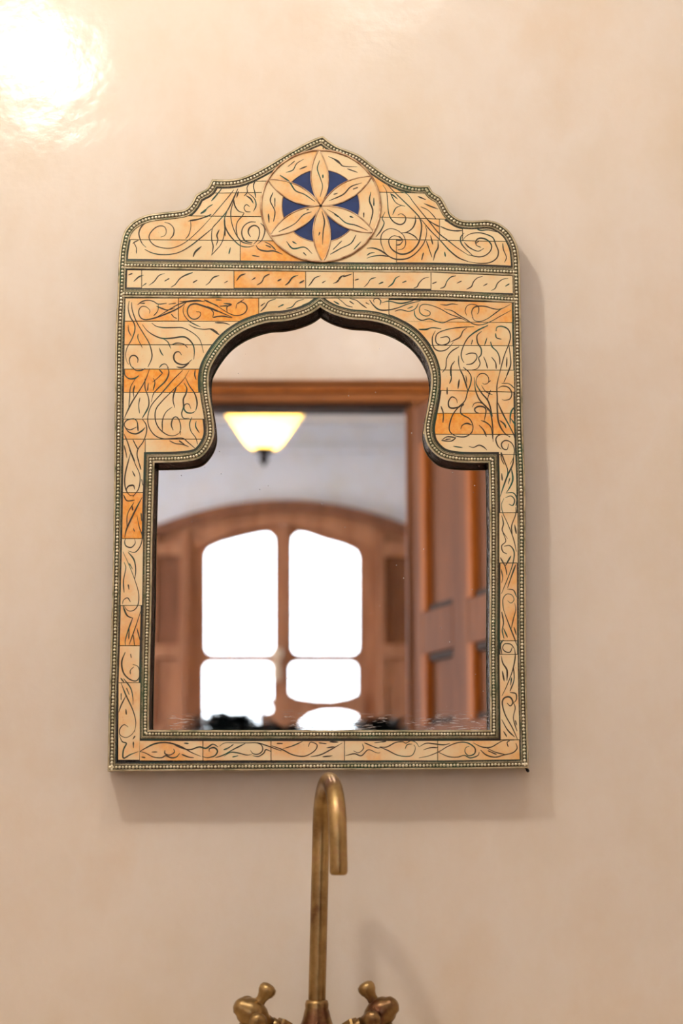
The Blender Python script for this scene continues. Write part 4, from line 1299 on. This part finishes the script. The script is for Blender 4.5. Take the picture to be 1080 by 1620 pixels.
# ------------------------------------------------------------------ basin below the frame
bs = thing('washbasin', 'beige stone washbasin counter carrying the brass tap', 'washbasin', (fb.x, -0.25, DECK - 0.06))
NB = 40
bc = Vector((fb.x + 0.01, -0.27))
rim = [Vector((bc.x + 0.19 * math.cos(2 * math.pi * k / NB), bc.y + 0.14 * math.sin(2 * math.pi * k / NB))) for k in range(NB)]
outr = V2([(fb.x - 0.45, -0.003), (fb.x + 0.45, -0.003), (fb.x + 0.45, -0.48), (fb.x - 0.45, -0.48)])
plate('counter_top', outr, [rim], lambda p, k: Vector((p.x, p.y, DECK if k == 0 else DECK - 0.045)), 'stone', bs)
bm = bmesh.new()
bm_lathe(bm, [(1.0, 0.0), (0.97, -0.03), (0.88, -0.07), (0.65, -0.115), (0.3, -0.135), (0.08, -0.14), (0.085, -0.15), (0.32, -0.146), (0.69, -0.125), (0.93, -0.078), (1.03, -0.03), (1.03, -0.001)], NB,
         Matrix.Translation((bc.x, bc.y, DECK - 0.001)) @ Matrix.Diagonal((0.19, 0.14, 1.0, 1.0)), False)
from_bm('bowl', bm, 'stone', bs, True)
box('cabinet', (fb.x - 0.42, -0.44, 0.0), (fb.x + 0.42, -0.41, DECK - 0.046), 'door_wood', bs, 0.003)
box('cabinet_side', (fb.x - 0.42, -0.41, 0.0), (fb.x - 0.39, -0.01, DECK - 0.046), 'door_wood', bs, 0.003)
box('cabinet_side', (fb.x + 0.39, -0.41, 0.0), (fb.x + 0.42, -0.01, DECK - 0.046), 'door_wood', bs, 0.003)

# ------------------------------------------------------------------ bathroom pendant (above the frame, it lights the wall)
lp = P(-185, -500, 0); LD = 0.90
pl = thing('pendant_lamp', 'brass pendant lamp with frosted bulbs hanging above the mirror', 'pendant lamp', (lp.x, -LD, BZ))
lathe('canopy', [(0.0, 0.0), (0.05, -0.001), (0.048, -0.012), (0.02, -0.026), (0.008, -0.03), (0.0, -0.031)], 'brass', pl, (lp.x, -LD, BZ - 0.0005))
tube('rod', [(lp.x, -LD, BZ - 0.03), (lp.x, -LD, lp.z + 0.09)], 0.005, 'brass', pl, 10)
lathe('hub', [(0.0, -0.02), (0.016, -0.014), (0.022, 0.0), (0.016, 0.014), (0.0, 0.02)], 'brass', pl, (lp.x, -LD, lp.z + 0.08))
for k, (ox_, oz_) in enumerate(((-0.026, 0.0), (0.026, -0.036))):
    c0 = Vector((lp.x, -LD, lp.z + 0.08))
    sk = c0 + Vector((ox_, 0.0, -0.012 + oz_))
    tube('arm', cr([c0 + Vector((ox_ * 0.3, 0, 0.004)), c0 + Vector((ox_ * 0.9, 0, 0.006)), sk + Vector((0, 0, 0.004))], 0.003), 0.004, 'brass', pl, 8)
    lathe('socket', [(0.0, 0.012), (0.012, 0.011), (0.014, -0.004), (0.014, -0.018), (0.0, -0.019)], 'brass', pl, sk, None, 16)
    lathe('bulb', [(0.0, -0.02), (0.012, -0.02), (0.014, -0.03), (0.022, -0.044), (0.0255, -0.058), (0.024, -0.070), (0.015, -0.081), (0.0, -0.085)], 'bulb', pl, sk, None, 14)

cl = thing('fill_lamp', 'round opal glass ceiling lamp added unseen as fill light', 'ceiling lamp', (0.1, -1.05, BZ))  # added out of view to lift the shadow beside the mirror
lathe('base_plate', [(0.0, 0.0), (0.155, -0.001), (0.158, -0.02), (0.148, -0.026), (0.0, -0.026)], 'brass', cl, (0.1, -1.05, BZ - 0.0005))
lathe('fill_lamp_shade', [(0.146, -0.026), (0.15, -0.045), (0.135, -0.08), (0.095, -0.108), (0.05, -0.12), (0.0, -0.124)], 'opal', cl, (0.1, -1.05, BZ - 0.0005), None, 20)

# ------------------------------------------------------------------ hall lamp seen in the mirror
HY = 4.4
ct = V(418, 652, HY); cb = V(418, 712, HY)
rt = (V(481, 661, HY).x - V(355, 661, HY).x) / 2; rb = (V(449, 700, HY).x - V(391, 700, HY).x) / 2
hl = thing('hall_lamp', 'glowing amber glass bowl lamp with black finial seen in the mirror', 'ceiling lamp', (ct.x, ct.y, HZ))
hgt = ct.z - cb.z
prof = [(rt, 0.0), (rt * 0.985, -0.006), (rt * 0.75, -hgt * 0.40), (rb * 1.0, -hgt * 0.84), (rb * 0.72, -hgt * 0.95), (0.02, -hgt)]
prof += [(0.02, -hgt + 0.005), (rb * 0.70, -hgt * 0.93), (rb * 0.97, -hgt * 0.81), (rt * 0.73, -hgt * 0.39), (rt * 0.97, -0.004), (rt * 0.985, 0.0)]
lathe('glass_bowl', prof, 'amber', hl, ct, None, 40, False)
lathe('finial', [(0.022, 0.012), (0.038, 0.006), (0.036, -0.004), (0.018, -0.012), (0.012, -0.024), (0.02, -0.032), (0.012, -0.044), (0.004, -0.058), (0.0, -0.062)], 'iron', hl, (ct.x, ct.y, ct.z - hgt - 0.002), None, 24)
tube('rod', [(ct.x, ct.y, HZ - 0.01), (ct.x, ct.y, ct.z - hgt)], 0.006, 'iron', hl, 8)
lathe('canopy', [(0.0, 0.0), (0.06, -0.001), (0.055, -0.016), (0.01, -0.03), (0.0, -0.031)], 'iron', hl, (ct.x, ct.y, HZ - 0.0005))
for k in range(3):
    a = math.radians(90 + 120 * k)
    c0 = Vector((ct.x + 0.055 * math.cos(a), ct.y + 0.055 * math.sin(a), ct.z - hgt * 0.55))
    lathe('bulb', [(0.0, 0.03), (0.012, 0.03), (0.02, 0.012), (0.022, 0.0), (0.016, -0.016), (0.0, -0.022)], 'hall_bulb', hl, c0, None, 12)
    tube('arm', [(ct.x, ct.y, ct.z - hgt * 0.1), (c0.x, c0.y, c0.z + 0.03)], 0.004, 'iron', hl, 6)

# ------------------------------------------------------------------ dark plants below the reflected window


def plant(px, spread_px, top_px, Yp, label, seed):
    rg = random.Random(seed)
    top = V(px, top_px, Yp); wd_ = abs(V(px + spread_px, top_px, Yp).x - top.x)
    g = Vector((top.x, top.y, 0))
    r = thing('potted_plant', label, 'plant', g, 'dark plants at the foot of the reflected window')
    lathe('pot', [(0.0, 0.0), (0.12, 0.0), (0.17, 0.30), (0.185, 0.31), (0.185, 0.34), (0.165, 0.34), (0.15, 0.30), (0.0, 0.30)], 'clay', r, g, None, 28)
    tube('stem', [g + Vector((0, 0, 0.28)), g + Vector((0.01, 0.01, 0.7)), g + Vector((-0.01, 0, top.z - 0.2))], [0.02, 0.016, 0.01], 'leaf', r, 8)
    vs = []; fs = []
    ch = 0.42
    for i in range(520):
        a = rg.uniform(0, 2 * math.pi)
        cu = rg.uniform(-1, 1); rr = rg.uniform(0.5, 1.0)
        sn = math.sqrt(1 - cu * cu)
        c0 = Vector((g.x + math.cos(a) * sn * rr * wd_, g.y + math.sin(a) * sn * rr * wd_, top.z - 0.5 * ch - 0.03 + 0.5 * ch * cu * rr))
        d = Vector((math.cos(a), math.sin(a), rg.uniform(-0.1, 1.1))).normalized()
        sd = d.cross(Vector((0, 0, 1))).normalized(); nn = sd.cross(d)
        L = rg.uniform(0.08, 0.14); W = L * 0.3
        if c0.z + d.z * L > top.z:
            c0.z -= c0.z + d.z * L - top.z
        b0 = len(vs)
        for s_, w_, dr in ((0, 0.1, 0), (0.3, 0.9, 0.01), (0.65, 0.8, 0.0), (1.0, 0.05, -0.03)):
            m_ = c0 + d * L * s_ + nn * dr
            vs += [m_ - sd * W * w_ + nn * 0.008, m_, m_ + sd * W * w_ + nn * 0.008]
        for q in range(3):
            for e in range(2):
                fs.append((b0 + 3 * q + e, b0 + 3 * q + e + 1, b0 + 3 * q + e + 4, b0 + 3 * q + e + 3))
    from_lists('foliage', vs, fs, 'leaf', r, True, 'stuff')
    return r


plant(362, 36, 1119, 4.9, 'dark leafy plant before the left window pane, at the mirror bottom', 3)
plant(606, 62, 1130, 4.9, 'lower dark leafy plant before the right shutter, at the mirror bottom', 5)
plant(452, 44, 1138, 3.9, 'dark leafy plant under the middle of the window, at the mirror bottom', 9)
